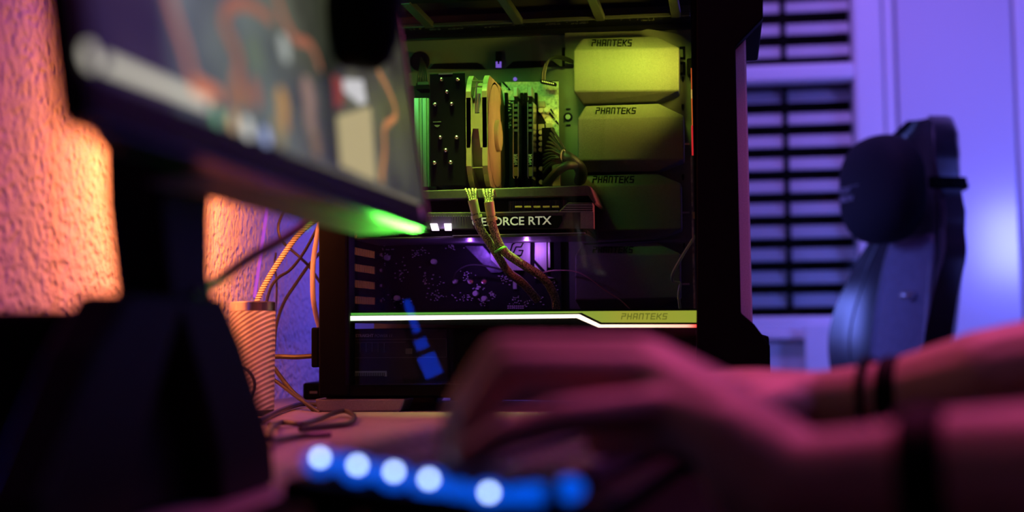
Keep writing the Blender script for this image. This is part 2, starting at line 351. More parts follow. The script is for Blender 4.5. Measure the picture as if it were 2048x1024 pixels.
for y in (218, 250): MB().bpx(1132, y - 1.5, 1141, y + 1.5, TY - .0066, TY - .004).build('slot_mark', BLACK, pc)
MB().bpx(991, 103, 1002, 137, TY + .001, TY + .0058).build('latch', BLACK, pc)
MB().bpx(1124, 95, 1136, 133, TY + .001, TY + .0058).build('latch', BLACK, pc)
VIO = emat('violet_gleam', (.33, .16, 1.0), .75)  # violet light at the tray painted as small glowing spots
MB().ppx([(991.5, 123), (995, 123), (995, 128), (999, 128), (999, 123), (1002.5, 123), (1002.5, 135), (991.5, 135)], TY - .0005, TY + .001).build('violet_light_spot', VIO, pc)
c = at(1030, 158, TY - .004); MB().cyl(c, c + V((0, .002, 0)), .0024, 16).build('violet_light_spot', VIO, pc)
# ceiling of the chamber: frame with long openings, cross struts and slotted rail
cz = at(1100, 60, TY).z + .001
XR0 = XR - .004
ceil = MB(); ceil.box((X0 + .01, TY - .05, cz), (XR0, TY + .006, cz + .004)); ceil.box((X0 + .01, GY + .03, cz), (XR0, GY + .06, cz + .004))
ceil.build('chamber_ceiling', BLACKM, pc)
MB().box((X0 + .01, GY + .03, CT - .008), (XR0, TY + .006, CT - .004)).build('radiator_plate', mat('dust_filter', (.035, .030, .034), .4, .3, noise=.3, nscale=500), pc)
MB().box((XL, TY - .004, cz - .007), (XR0, TY + .006, cz)).build('ceiling_lip', GLOSSB, pc, bevel=.0008)
for px in (858, 1036, 1200, 1352):
    x = at(px, 40, TY - .05).x
    MB().box((x - .006, GY + .05, cz - .002), (x + .006, TY - .045, cz + .006)).build('strut', DMETAL, pc, bevel=.0015)
MB().box((XL, TY - .053, cz - .0015), (XR0, TY - .049, cz + .003)).build('ceiling_edge', DMETAL, pc, bevel=.0006)
for px in list(range(862, 885, 8)) + list(range(900, 930, 8)) + list(range(972, 1000, 8)) + list(range(1094, 1124, 8)) + list(range(1145, 1175, 8)) + list(range(1285, 1312, 7)):
    x = at(px, 54, TY - .03).x
    MB().box((x - .0018, TY - .032, cz - .0008), (x + .0018, TY - .029, cz + .001)).build('lit_slot_bar', NICKEL, pc)  # bright metal bars stand in for light in the slot openings
pins = MB()
for k in range(70):
    x = random.uniform(XL + .02, XR0); pins.obox((x, TY - .04 + random.uniform(-.006, .006), cz - .0004), (.0008, 0, 0), (0, .0008, 0), (0, 0, .0006))
pins.build('rail_rivets', NICKEL, pc)['kind'] = 'stuff'
# cable covers
COV = [dict(F=[(1147, 101), (1358, 95), (1358, 181), (1147, 183)], B=[(1165, 77), (1312, 72), (1312, 203), (1165, 207)], t=(1184, 80, 1266, 92)),
       dict(F=[(1155, 237), (1367, 231), (1368, 318), (1155, 321)], B=[(1171, 212), (1317, 207), (1318, 342), (1167, 346)], t=(1192, 216, 1274, 227)),
       dict(F=[(1150, 373), (1362, 367), (1363, 458), (1150, 463)], B=[(1163, 350), (1313, 346), (1314, 479), (1163, 487)], t=(1186, 353, 1270, 365)),
       dict(F=[(1150, 512), (1360, 507), (1361, 596), (1150, 600)], B=[(1163, 489), (1312, 485), (1314, 617), (1163, 622)], t=(1186, 494, 1268, 505))]
names = ['topmost', 'second', 'third', 'lowest']
for i, cdat in enumerate(COV):
    FY, BY = TY - .052, TY - .036
    Fv = [at(x, y, FY) for x, y in cdat['F']]; Bv = [at(x, y, BY) for x, y in cdat['B']]
    o8 = [Fv[0], Bv[0], Bv[1], Fv[1], Fv[2], Bv[2], Bv[3], Fv[3]]
    bk = [V((p.x, TY - .006, p.z)) for p in o8]
    mb = MB(); mb.add(o8 + bk, [[0, 3, 4, 7], [0, 1, 2, 3], [4, 5, 6, 7]] + [[k, (k + 1) % 8, 8 + (k + 1) % 8, 8 + k] for k in range(8)] + [list(range(8, 16))])
    cv = mb.build('cable_cover', COVER, pc, bevel=.0018, seg=3, label=names[i] + ' of four chamfered cable covers')
    n_ = (Bv[0] - Fv[0]).cross(Fv[1] - Fv[0]).normalized()
    if n_.y > 0: n_ = -n_
    pl = lambda x, y, p=Fv[0], n=n_: onp(x, y, p + n * .0004, n)
    phan('lettering', *cdat['t'], pl, BLACK, cv)
# rear wall with vented expansion slot covers
RX = at(706, 520, 1.62).x
SLY0, SLY1 = 1.625, 1.728
slot_z = []
for k, y in enumerate((469, 501.5, 534.5, 567, 599.5)):
    z = at(708, y, 1.625).z; slot_z.append(z)
top_z = slot_z[0] + .02
mb = MB(); mb.box((RX - .002, GY + .03, .11), (RX, SLY0, cz)); mb.box((RX - .002, SLY1, .11), (RX, TY, cz)); mb.box((RX - .002, SLY0, top_z - .006), (RX, SLY1, cz))
hh = .0046
edges = [z for z in slot_z]
for a, bz in zip(edges, edges[1:] + [None]):
    lo = (bz + hh) if bz is not None else .11
    mb.box((RX - .002, SLY0, lo), (RX, SLY1, a - hh))
mb.box((RX - .002, SLY0, edges[0] + hh), (RX, SLY1, top_z - .006))
mb.build('rear_wall', BLACKM, pc)
for z in slot_z:
    mb = MB()
    for k in range(17):
        y = SLY0 + .003 + k * (SLY1 - SLY0 - .006) / 16
        mb.box((RX - .0015, y - .0012, z - hh), (RX - .0003, y + .0012, z + hh))
    mb.build('slot_cover', DMETAL, pc)
    MB().box((RX + .002, SLY1 + .008, z - .002), (RX + .006, SLY1 + .016, z + .003)).build('thumb_screw', NICKEL, pc, bevel=.001)
# shroud with light strip
zsh = at(1000, 623, GY + .02).z
MB().box((X0 + .01, GY + .022, zsh - .004), (XR, TY, zsh)).build('shroud_top', BLACKM, pc)
MB().bpx(900, 655, 1393, 800, GY + .024, GY + .028).build('shroud_front', BLACKM, pc)
def grad_emit(name, stops, x0, x1, strength):
    m = bpy.data.materials.new(name); m.use_nodes = True; nt = m.node_tree; b = nt.nodes['Principled BSDF']; b.inputs['Base Color'].default_value = (.05, .05, .05, 1)
    tc = nt.nodes.new('ShaderNodeTexCoord'); sx = nt.nodes.new('ShaderNodeSeparateXYZ'); mr = nt.nodes.new('ShaderNodeMapRange'); r = nt.nodes.new('ShaderNodeValToRGB')
    off = ROOT['computer_case'].x; mr.inputs[1].default_value = x0 - off; mr.inputs[2].default_value = x1 - off
    el = r.color_ramp.elements
    el[0].position, el[1].position = stops[0][0], stops[-1][0]; el[0].color = (*stops[0][1], 1); el[1].color = (*stops[-1][1], 1)
    for p, c in stops[1:-1]: e = el.new(p); e.color = (*c, 1)
    nt.links.new(tc.outputs['Object'], sx.inputs[0]); nt.links.new(sx.outputs[0], mr.inputs[0]); nt.links.new(mr.outputs[0], r.inputs[0])
    nt.links.new(r.outputs[0], b.inputs['Emission Color']); b.inputs['Emission Strength'].default_value = strength
    return m
LED = grad_emit('strip_diffuser', [(0, (.75, 1, .55)), (.1, (1, 1, .80)), (.55, (1, .93, .70)), (.8, (1, .62, .45)), (.97, (1, .35, .25)), (1, (1, .02, .02))], XL, XR, 2.6)
BAND = grad_emit('strip_band', [(0, (.10, .55, .05)), (.5, (.17, .55, .05)), (.68, (.35, .50, .05)), (.8, (.50, .48, .045)), (1, (.44, .50, .045))], XL, XR, .9)
MB().ppx([(697, 632), (1158, 628.5), (1200, 649), (1395, 649), (1395, 655), (1197, 655), (1153, 636), (697, 641.5)], GY + .008, GY + .014).build('light_strip', LED, pc, label='glowing white strip with a red end')
MB().ppx([(697, 626), (1160, 622.5), (1394, 621), (1394, 645), (1203, 645), (1163, 625.5), (1150, 626.5), (697, 630.5)], GY + .010, GY + .014).build('glow_band', BAND, pc, label='green to yellow glowing band')
MB().ppx([(690, 621), (1396, 617), (1396, 660), (690, 646)], GY + .0145, GY + .020).build('strip_backing', BLACK, pc)
phan('lettering', 1243, 627.5, 1337, 638, lambda x, y: at(x, y, GY + .0095), mat('dark_print', (.03, .03, .01), .6, emit=(.20, .21, .02), estr=.9), pc, .0011)
# lit frame edge at the front side of the window, its glow painted as emission
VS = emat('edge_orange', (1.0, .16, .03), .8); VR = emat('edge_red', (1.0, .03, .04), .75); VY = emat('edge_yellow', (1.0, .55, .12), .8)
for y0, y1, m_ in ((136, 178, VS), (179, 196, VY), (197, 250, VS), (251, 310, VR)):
    MB().bpx(1382 + (y0 > 180) * 1, y0, 1388 + (y0 > 180) * 1, y1, GY + .03, GY + .034).build('lit_edge_glow', m_, pc)
EDG = mat('edge_metal', (.45, .46, .30), .35, .7, noise=.7, nscale=140)
MB().bpx(1384, 311, 1387.5, 620, GY + .03, GY + .034).build('dull_edge', EDG, pc)
MB().bpx(1385, 424, 1391, 437, GY + .028, GY + .034).build('edge_clip', mat('gold_clip', (.8, .62, .2), .3, .8), pc)
# glass
g2 = bpy.data.materials.new('tinted_glass'); g2.use_nodes = True; g2.node_tree.nodes.clear(); thin_glass(g2.node_tree, (.86, .87, .87), .0, .5)
MB().box((XL - .004, GY + .0005, .03), (XR + .002, GY + .0035, CT - .004)).build('side_glass', g2, pc)
MB().bpx(622, 655, 637, 735, GY + .05, GY + .10).build('rear_socket', BLACK, pc, bevel=.002)

# ------------------------------------------------------------------ motherboard
MY = 1.765
mbx0, mbx1, mbz1 = RX + .003, at(1118, 260, MY).x, at(1060, 163, MY).z
mbd = thing('motherboard', 'motherboard with silver-printed upper edge and purple-lit lower half inside the case', 'motherboard', ((mbx0 + mbx1) / 2, MY, zsh))
MB().box((mbx0, MY, zsh + .001), (mbx1, MY + .0016, mbz1)).build('circuit_board', PCB, mbd)
MB().ppx([(1003, 164), (1117, 163), (1119, 372), (1100, 372), (1100, 260), (1068, 200), (1003, 200)], MY - .0008, MY).build('silver_print', PCBS, mbd)
for pts in ([(1098, 221), (1117, 246), (1117, 251), (1096, 226)], [(1102, 216), (1110, 230), (1107, 231), (1100, 219)], [(1003, 164), (1008, 164), (1022, 180), (1018, 181)]):
    MB().ppx(pts, MY - .0014, MY - .0007).build('print_stripe', BLACK, mbd)
CAPM = mat('capacitor_top', (.72, .72, .66), .35, .5)
for x, y, r in ((1081.5, 220.5, 5), (1093, 220, 5), (1081.5, 264.5, 4.6), (1081.5, 276.5, 4.6), (1081.5, 288, 4.6), (1081.5, 299, 4.6), (1082, 337, 4.8), (1082, 364, 4.6), (1067, 221, 4), (1067, 266, 4), (1067, 290, 4), (1067, 300, 4), (1067, 338, 4)):
    c = at(x, y, MY - .011); rr = r * 1.77 / LENS
    MB().lathe([(rr * .96, 0), (rr, .0006), (rr, .0105)], c, (0, 1, 0), 16).build('capacitor', CAPM, mbd, smooth=True)
for x, y, s in ((1083, 208, 12), (1082, 254, 12), (1097, 252, 12)):
    MB().bpx(x - s / 2, y - s / 2, x + s / 2, y + s / 2, MY - .006, MY).build('choke', mat('choke', (.34, .34, .30), .5, .2), mbd, bevel=.0006)
for x in (1013, 1044, 1052, 1072):
    MB().bpx(x - 3.2, 185, x + 3.2, 376, MY - .007, MY).build('memory_slot', BLACK, mbd, bevel=.0005)
mb = MB()
for k in range(150):                                    # tiny soldered parts on the upper board
    x, y = random.uniform(1000, 1114), random.uniform(170, 205)
    if random.random() < .45: x, y = random.uniform(1003, 1020), random.uniform(200, 255)
    if random.random() < .18: x, y = random.uniform(1090, 1112), random.uniform(190, 250)
    mb.bpx(x, y, x + random.uniform(1, 4), y + random.uniform(1, 3), MY - .002, MY)
mb.build('soldered_parts', COMP, mbd)['kind'] = 'stuff'
mb = MB()
clusters = [(770, 500, 16, 22), (800, 540, 22, 20), (835, 505, 16, 10), (862, 560, 24, 16), (875, 592, 20, 10), (905, 490, 12, 10), (930, 555, 12, 14), (952, 575, 12, 8), (925, 595, 24, 10),
            (1008, 555, 10, 12), (1062, 600, 26, 14), (1104, 570, 8, 14), (965, 600, 10, 10), (1030, 600, 12, 10), (790, 600, 18, 10), (950, 498, 10, 5), (985, 590, 6, 8)]
for cx, cy, sx, sy in clusters:
    for k in range(22):
        x, y = random.gauss(cx, sx * .55), random.gauss(cy, sy * .55)
        if y > 618 or y < 482: continue
        ww = random.choice((1.2, 1.5, 1.8, 3)); mb.bpx(x, y, x + ww, y + random.choice((1.1, 1.4, 1.7)), MY - .0016, MY)
for k in range(8):
    for j in range(2): mb.bpx(1015 + k * 4.2, 611 + j * 4, 1017.4 + k * 4.2, 613.4 + j * 4, MY - .0022, MY)
mb.build('solder_points', mat('solder', (.85, .85, .88), .35, .6), mbd)['kind'] = 'stuff'
for x, y in ((950, 587), (967, 597), (772, 515), (792, 596), (866, 523)):
    c = at(x, y, MY - .010); MB().lathe([(.0030, 0), (.0034, .0008), (.0034, .01)], c, (0, 1, 0), 16).build('capacitor', CAPM, mbd, smooth=True)
for x, y, rm in ((941, 563, (.5, .05, .05)), (968, 563, (.5, .05, .05)), (910, 563, (.5, .5, .5))):
    c = at(x, y, MY - .003); MB().lathe([(.0018, .001), (.0034, 0), (.0034, .003)], c, (0, 1, 0), 18).build('screw_hole', METAL, mbd)
    MB().cyl(c + V((0, .0002, 0)), c + V((0, .001, 0)), .0016, 12).build('screw_core', mat('core' + str(rm[1]), rm, .4), mbd)
# chipset heat sink plate with angular emblem
BR = bpy.data.materials.new('brushed_aluminium'); BR.use_nodes = True; nt = BR.node_tree; b = nt.nodes['Principled BSDF']
b.inputs['Metallic'].default_value = .6; b.inputs['Roughness'].default_value = .42
tc = nt.nodes.new('ShaderNodeTexCoord'); mp = nt.nodes.new('ShaderNodeMapping'); mp.inputs['Scale'].default_value = (900, 1, 12); nz = nt.nodes.new('ShaderNodeTexNoise'); nz.inputs['Scale'].default_value = 1
rp = nt.nodes.new('ShaderNodeValToRGB'); rp.color_ramp.elements[0].color = (.34, .34, .36, 1); rp.color_ramp.elements[1].color = (.72, .72, .74, 1)
nt.links.new(tc.outputs['Object'], mp.inputs[0]); nt.links.new(mp.outputs[0], nz.inputs['Vector']); nt.links.new(nz.outputs['Fac'], rp.inputs[0]); nt.links.new(rp.outputs[0], b.inputs['Base Color'])
hs = MB().ppx([(980, 478), (1061, 478), (1061, 541), (1050, 530), (1048, 541), (1003, 541), (981, 520)], MY - .012, MY).build('chipset_heat_sink', BR, mbd, bevel=.0006)
MB().ppx([(1069, 478), (1094, 478), (1094, 546), (1069, 520)], MY - .010, MY).build('drive_heat_sink', BR, mbd, bevel=.0006)
MB().ppx([(1069, 527), (1090, 552), (1108, 556), (1069, 556)], MY - .009, MY).build('drive_heat_sink', BR, mbd)
MB().bpx(1096, 485, 1100, 535, MY - .009, MY).build('drive_connector', METAL, mbd)
MB().bpx(1026, 560, 1033, 578, MY - .004, MY).build('drive_connector', BR, mbd)
MB().ppx([(930, 492), (965, 492), (1008, 541), (1000, 545), (982, 545)], MY - .004, MY).build('board_shield', mat('shield', (.16, .16, .2), .35, .6, noise=.6, nscale=120), mbd)
mb = MB()
for st in ([(1019, 507), (1025, 489), (1031, 485)], [(1031, 485), (1047, 485), (1042, 494), (1032, 494), (1027, 505), (1024, 511), (1042, 511), (1046, 501), (1038, 501)], [(1042, 511), (1031, 517)]):
    q = [at(x, y, MY - .0124) for x, y in st]
    for a, c in zip(q, q[1:]):
        d = c - a; L = d.length / 2 + .0005; d.normalize(); sd = d.cross(V((0, 1, 0))); mb.obox((a + c) / 2, d * L, sd * .0008, V((0, .0005, 0)))
mb.build('emblem', BLACK, hs)
# power stage cooler left of the processor tower, with vertical ribs
for k, (xa, xb) in enumerate(((828, 838), (839, 844), (845, 853), (854, 858))):
    MB().bpx(xa, 196, xb, 374, 1.715 + .004 * (k % 2), MY).build('power_stage_cooler_rib', BR, mbd, bevel=.0006)
mb = MB().bpx(832, 166, 858, 178, 1.735, MY); mb.build('power_socket', BLACK, mbd)
MB().bpx(1084, 255, 1108, 366, MY - .012, MY).build('main_power_socket', BLACK, mbd, bevel=.0008)
MB().ppx([(862, 345), (880, 360), (898, 376), (885, 376), (860, 356)], MY - .012, MY - .006).build('heat_sink_edge', BR, mbd)
MB().bpx(1104, 318, 1120, 372, MY - .014, MY - .004).build('board_header', mat('header_ivory', (.5, .48, .36), .5), mbd, bevel=.0006)
point('board_purple_led', (at(940, 490, 1.70).x, 1.70, .188), (.36, .10, 1.0), .08, .0012)
point('board_violet_led', (at(1052, 490, 1.70).x, 1.705, .190), (.52, .16, 1.0), .07, .0015)
point('board_lower_led', (at(880, 560, 1.70).x, 1.66, .150), (.36, .10, 1.0), .03, .001)

# ------------------------------------------------------------------ memory sticks
for i, px in enumerate((1031.5, 1060.5)):
    t = thing('memory_module', ('memory stick next to the cooler fan' if i == 0 else 'memory stick on the main power cable side') + ', silver edged with angular notches', 'memory module', at(px, 372, 1.74), 'memory sticks on the motherboard')
    MB().bpx(px - 3.5, 200, px + 3.5, 374, 1.722, MY - .006).build('stick_body', BLACK, t)
    for s in (-1, 1):
        xx = px + s * 5
        MB().ppx([(xx - .9, 204), (xx + .9, 204), (xx + .9, 352), (xx - s * 2.2 + .9, 357), (xx - s * 2.2 - .9, 357), (xx - .9, 352)], 1.718, 1.748).build('heat_spreader', NICKEL, t)
    for k in range(6): MB().bpx(px - 3.2, 208 + k * 10, px + 3.2, 213 + k * 10, 1.7195, 1.723).build('notch', DMETAL, t)
    MB().bpx(px - 5.5, 174, px + 3.5, 193, 1.722, 1.745).build('slot_latch', METAL, t, bevel=.0008)
    MB().bpx(px - 3, 193, px + 4, 203, 1.724, 1.745).build('latch_hook', BLACK, t)
    text('lettering', 'VIPER', at(px + 3.2, 330, 1.7213), (0, 0, 1), (-1, 0, 0), .0040, mat('print_white', (.8, .8, .76), .5), t, shear=.2)
    MB().bpx(px - 4, 334, px + 4, 352, 1.7195, 1.73).build('end_cap', mat('bronze_cap', (.30, .20, .10), .4, .7), t)
    MB().bpx(px - 1, 356, px + 3, 376, 1.722, 1.74).build('end_strip', mat('copper_strip', (.6, .26, .16), .4, .6), t)

# ------------------------------------------------------------------ processor cooler
CY = 1.628
cl = thing('cpu_cooler', 'black tower processor cooler with pipe tips and a side-mounted fan', 'cooler', at(900, 372, 1.70))
x0, x1 = at(860, 260, CY).x, at(931, 260, CY).x
zb, ztp = at(895, 372, CY).z, at(895, 146, CY).z
MB().box((x0, CY, zb), (x1, CY + .002, ztp)).build('top_plate', GLOSSB, cl, bevel=.0008)
fin = None
for k in range(22):
    y = CY + .006 + k * .0042
    if fin is None:
        fin = MB().box((x0 + .002, y, zb + .003), (x1 - .001, y + .0006, ztp - .003)).build('fin', DMETAL, cl)
    else:
        o = fin.copy(); col.objects.link(o); o.parent = cl; o.location.y = k * .0042
for x, y in ((882.7, 159), (915, 159), (893.6, 184), (870, 209), (903, 208), (880, 275), (913, 275), (891, 300.5), (868.7, 326), (901, 325)):
    c = at(x, y, CY - .002); r = .0029
    MB().lathe([(.0004, -.0022), (r * .6, -.0016), (r * .92, 0), (r, .002), (r, .09)], c, (0, 1, 0), 14).build('heat_pipe', NICKEL, cl, smooth=True)
mb = MB(); mb.bpx(866, 243, 882, 244.5, CY - .0006, CY); mb.ppx([(868, 250), (880, 250), (876, 254), (872, 254)], CY - .0006, CY); mb.build('emblem', mat('grey_print', (.12, .13, .14), .5), cl)
MB().bpx(877, 146, 905, 149, CY - .001, CY + .004).build('clip_bar', METAL, cl)
# fan: two square flanges, duct, hub, blades
fx0, fx1 = at(933, 260, CY).x, at(976, 260, CY).x
fz0, fz1 = at(955, 371, CY).z, at(955, 146, CY).z
fc = V(((fx0 + fx1) / 2, CY + (fz1 - fz0) / 2 - .004, (fz0 + fz1) / 2)); fs = (fz1 - fz0) / 2
FANM = mat('fan_bronze_plastic', (.27, .19, .12), .5, noise=.15, nscale=60)
fan = MB().lathe([(fs * .93, fx0 - fc.x), (fs * .97, fx0 - fc.x), (fs * .97, fx1 - fc.x), (fs * .93, fx1 - fc.x)], fc, (1, 0, 0), 48).build('fan_duct', FANM, cl, smooth=True)
def flange(xa, xb):
    mb = MB(); n = 48; ch = fs * .16
    def sq(a):
        c, s = math.cos(a), math.sin(a); k = 1 / max(abs(c), abs(s)); k = min(k, 1.72 / (abs(c) + abs(s))); return k * c, k * s
    vs = []
    for x in (xa, xb):
        for k in range(n):
            a = 2 * math.pi * (k + .5) / n; c, s = sq(a)
            vs.append((x, fc.y + fs * c, fc.z + fs * s)); vs.append((x, fc.y + fs * .93 * math.cos(a), fc.z + fs * .93 * math.sin(a)))
    f = []
    for k in range(n):
        j = (k + 1) % n; A, B, C_, D = 2 * k, 2 * k + 1, 2 * j + 1, 2 * j
        f += [[A, B, C_, D], [2 * n + A, 2 * n + D, 2 * n + C_, 2 * n + B], [A, D, 2 * n + D, 2 * n + A], [B, 2 * n + B, 2 * n + C_, C_]]
    return mb.add(vs, f)
flange(fx0, fx0 + .0065).build('fan_flange', FANM, cl, bevel=.0006)
flange(fx1 - .0065, fx1).build('fan_flange', FANM, cl, bevel=.0006)
def fz(y): return at(955, y, CY).z
def fx(px): return at(px, 260, CY).x
yF = fc.y - fs
MB().prism([(fx0, yF, fz(196)), (fx(945), yF, fz(196)), (fx(948), yF, fz(228)), (fx(960), yF, fz(228)), (fx(964), yF, fz(196)), (fx1, yF, fz(196)), (fx1, yF, fz(296)), (fx(962), yF, fz(296)), (fx(958), yF, fz(258)), (fx(947), yF, fz(258)), (fx(941), yF, fz(296)), (fx0, yF, fz(296))][::-1], (0, .004, 0)).build('fan_side', FANM, cl)
for y in (160, 172, 334): MB().prism([(fx(944), yF + .004, fz(y)), (fx(966), yF + .004, fz(y)), (fx(966), yF + .004, fz(y + 2)), (fx(944), yF + .004, fz(y + 2))], (0, .003, 0)).build('fan_brace', FANM, cl)
mb = MB(); mb.tube([V((fx(955), yF + .002, fz(165))), V((fx(953), yF + .001, fz(200))), V((fx(951), yF + .003, fz(228)))], .0011, 6, 4); mb.tube([V((fx(959), yF + .003, fz(188))), V((fx(957), yF + .002, fz(226)))], .0022, 6, 1)
mb.build('fan_clip_wire', METAL, cl, smooth=True)
MB().lathe([(.0005, .0050), (fs * .27, .0050), (fs * .29, .0035), (fs * .29, -.016)], V((fx1, fc.y, fc.z)), (1, 0, 0), 32).build('fan_hub', FANM, cl, smooth=True)
for k in range(9):
    a0 = 2 * math.pi * k / 9; vs = []; f = []
    for i in range(6):
        r = fs * (.27 + .64 * i / 5)
        for j in range(6):
            a = a0 + (j / 5 - .5) * .66 + .12 * i / 5
            vs.append((fx1 - .003 - .018 * (j / 5), fc.y + r * math.cos(a), fc.z + r * math.sin(a)))
    for i in range(5):
        for j in range(5): f.append([i * 6 + j, i * 6 + j + 1, (i + 1) * 6 + j + 1, (i + 1) * 6 + j])
    o = MB().add(vs, f).build('fan_blade', FANM, cl, smooth=True); sm = o.modifiers.new('solid', 'SOLIDIFY'); sm.thickness = .0012

# ------------------------------------------------------------------ graphics card
PY = 1.615
gc = thing('graphics_card', 'long dark graphics card with pale GEFORCE RTX lettering across the case', 'graphics card', at(1020, 470, 1.68))
gx0, gx1 = RX + .002, at(1188, 420, PY).x
gz = lambda y: at(1050, y, PY).z
GREY = mat('card_grey', (.07, .068, .065), .42, .3, noise=.2, nscale=300)
MB().prism([(gx0, PY + .004, gz(376)), (at(1174, 380, PY).x, PY + .004, gz(373)), (at(1181, 380, PY).x, PY + .004, gz(376)), (at(1193, 400, PY).x, PY + .004, gz(408)), (at(1188, 410, PY).x, PY + .004, gz(412)), (at(1176, 400, PY).x, PY + .004, gz(394)), (gx0, PY + .004, gz(394))], (0, .125, 0)).build('backplate', GREY, gc, bevel=.0012)
MB().prism([(gx0, PY + .014, gz(396)), (gx1 - .008, PY + .014, gz(396)), (gx1 - .008, PY + .014, gz(460)), (gx0, PY + .014, gz(460))], (0, .11, 0)).build('heat_sink', BLACK, gc)
fn = None
for k in range(38):
    x = at(1015, 410, PY).x + k * .0018
    if fn is None: fn = MB().box((x, PY + .010, gz(422)), (x + .0007, PY + .014, gz(400))).build('fin', DMETAL, gc); xf = x
    else: o = fn.copy(); col.objects.link(o); o.parent = gc; o.location.x = x - xf
SLOT_LIT = mat('yellow_lit_slot', (.95, .70, .22), .3, .6)  # yellow light in the vent slots, put into the colour
for k in range(5):
    MB().bpx(1030 + k * 18.5, 411.5, 1043.5 + k * 18.5, 415, PY + .004, PY + .011).build('vent_slot', SLOT_LIT, gc)
lower = MB().ppx([(845, 425), (985, 424), (1116, 424), (1136, 405), (1186, 405), (1187, 457), (845, 459)], PY, PY + .02).build('front_shroud', GREY, gc, bevel=.0010)
for y in (409, 413.5, 418, 422.5):
    xx = 1136 - (y - 405) * .95
    MB().ppx([(xx, y), (1186, y), (1186, y + 1.6), (xx - 1, y + 1.6)], PY - .0009, PY + .0002).build('ridge', METAL, gc)
MB().bpx(985, 422.6, 1117, 425, PY - .001, PY + .0005).build('ridge', METAL, gc)
MB().ppx([(948, 432), (1124, 431), (1125, 441), (1116, 456.5), (948, 457.5)], PY - .0006, PY + .0002).build('name_plate', GLOSSB, gc)
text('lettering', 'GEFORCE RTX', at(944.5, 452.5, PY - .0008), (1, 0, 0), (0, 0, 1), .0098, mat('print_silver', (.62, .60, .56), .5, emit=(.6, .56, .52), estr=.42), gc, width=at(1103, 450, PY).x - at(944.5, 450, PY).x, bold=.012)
MB().ppx([(1161, 424), (1187, 424), (1187, 457), (1161, 457)], PY - .0008, PY + .0002).build('end_plate', mat('end_grey', (.22, .20, .20), .5, .3, noise=.25, nscale=900), gc)
MB().prism([(gx0, PY + .002, gz(469)), (at(1172, 469, PY).x, PY + .002, gz(469)), (gx1 - .006, PY + .002, gz(473)), (gx0, PY + .002, gz(473))], (0, .12, 0)).build('bottom_plate', GREY, gc, bevel=.0006)
MB().prism([(gx0, PY + .016, gz(460)), (gx1 - .010, PY + .016, gz(460)), (gx1 - .010, PY + .016, gz(469)), (gx0, PY + .016, gz(469))], (0, .10, 0)).build('fan_deck', BLACK, gc)
MB().bpx(905, 467.5, 1170, 469.2, PY, PY + .004).build('edge_line', METAL, gc)
for a, b_ in ((845, 1015),):
    for k in range(20): MB().bpx(846 + k * 5, 431.5, 848.6 + k * 5, 433.2, PY + .001 - .002, PY + .002).build('pin', METAL, gc)
LEDW = emat('white_violet_led', (.92, .72, 1.0), 5.0)
MB().ppx([(860, 447), (874, 447), (878, 461), (864, 461)], PY - .003, PY - .001).build('status_light', LEDW, gc)
MB().ppx([(888, 447), (902, 447), (902.5, 461), (890, 461)], PY - .003, PY - .001).build('status_light', LEDW, gc)
MB().ppx([(931, 469), (958, 467), (963, 476), (932, 479)], MY - .05, MY - .047).build('status_light', emat('white_blue_led', (.72, .65, 1.0), 5.0), gc)
point('card_violet_led', at(882, 454, PY - .012), (.55, .2, 1.0), .012, .004)

# power cables of the card (braided, joined by a green tie)
def cable(name, label, pts, r, m, cat='cable', group=None, n=8, res=8):
    o = MB().tube(pts, r, n, res).build(name, m, None, smooth=True); return tag(o, label, cat, group)
SLV = bpy.data.materials.new('braided_sleeve'); SLV.use_nodes = True; nt = SLV.node_tree; b = nt.nodes['Principled BSDF']; b.inputs['Roughness'].default_value = .55
tc = nt.nodes.new('ShaderNodeTexCoord'); ck = nt.nodes.new('ShaderNodeTexVoronoi'); ck.inputs['Scale'].default_value = 700
rp = nt.nodes.new('ShaderNodeValToRGB'); rp.color_ramp.elements[0].color = (.80, .76, .42, 1); rp.color_ramp.elements[1].color = (.10, .10, .06, 1); rp.color_ramp.elements[1].position = .6
bp = nt.nodes.new('ShaderNodeBump'); bp.inputs['Strength'].default_value = .8; bp.inputs['Distance'].default_value = .0008; bp.invert = True
nt.links.new(tc.outputs['Object'], ck.inputs['Vector']); nt.links.new(ck.outputs['Distance'], rp.inputs[0]); nt.links.new(rp.outputs[0], b.inputs['Base Color']); nt.links.new(ck.outputs['Distance'], bp.inputs['Height']); nt.links.new(bp.outputs[0], b.inputs['Normal'])
COMBM = mat('cable_collar', (.42, .44, .20), .45)
def pcie(label, top, path, wtop):
    t = thing('power_cable', label, 'cable', at(*path[-1][:2], path[-1][2]), 'sleeved power cables of the graphics card')
    MB().tube([at(*p) for p in path], .0050, 12, 8).build('sleeve', SLV, t, smooth=True)
    p0 = at(*path[0]); p1 = at(*path[1]); d = (p0 - p1).normalized()
    MB().cyl(p0 - d * .004, p0 + d * .012, .0054, 12, .0058).build('collar', COMBM, t, smooth=True)
    MB().cyl(p0 - d * .010, p0 - d * .006, .0066, 12).build('collar', COMBM, t, smooth=True)
    for k in range(4):
        q = at(wtop[0] + k * 6.5, wtop[1] + (k % 2) * 1.5, PY + .004)
        MB().tube([p0 + d * .010 + V(((k - 1.5) * .0022, 0, 0)), (p0 + d * .02 + q) / 2 + V(((k - 1.5) * .002, -.008, .006)), q], .0013, 6, 6).build('wire', SLV, t, smooth=True)
    return t
pcie('left braided power cable curving down from the graphics card', None, [(950, 420, PY - .022), (957, 450, PY - .02), (975, 480, PY - .012), (998, 515, PY), (1018, 545, PY + .03), (1045, 566, PY + .06), (1075, 600, PY + .08)], (936, 393))
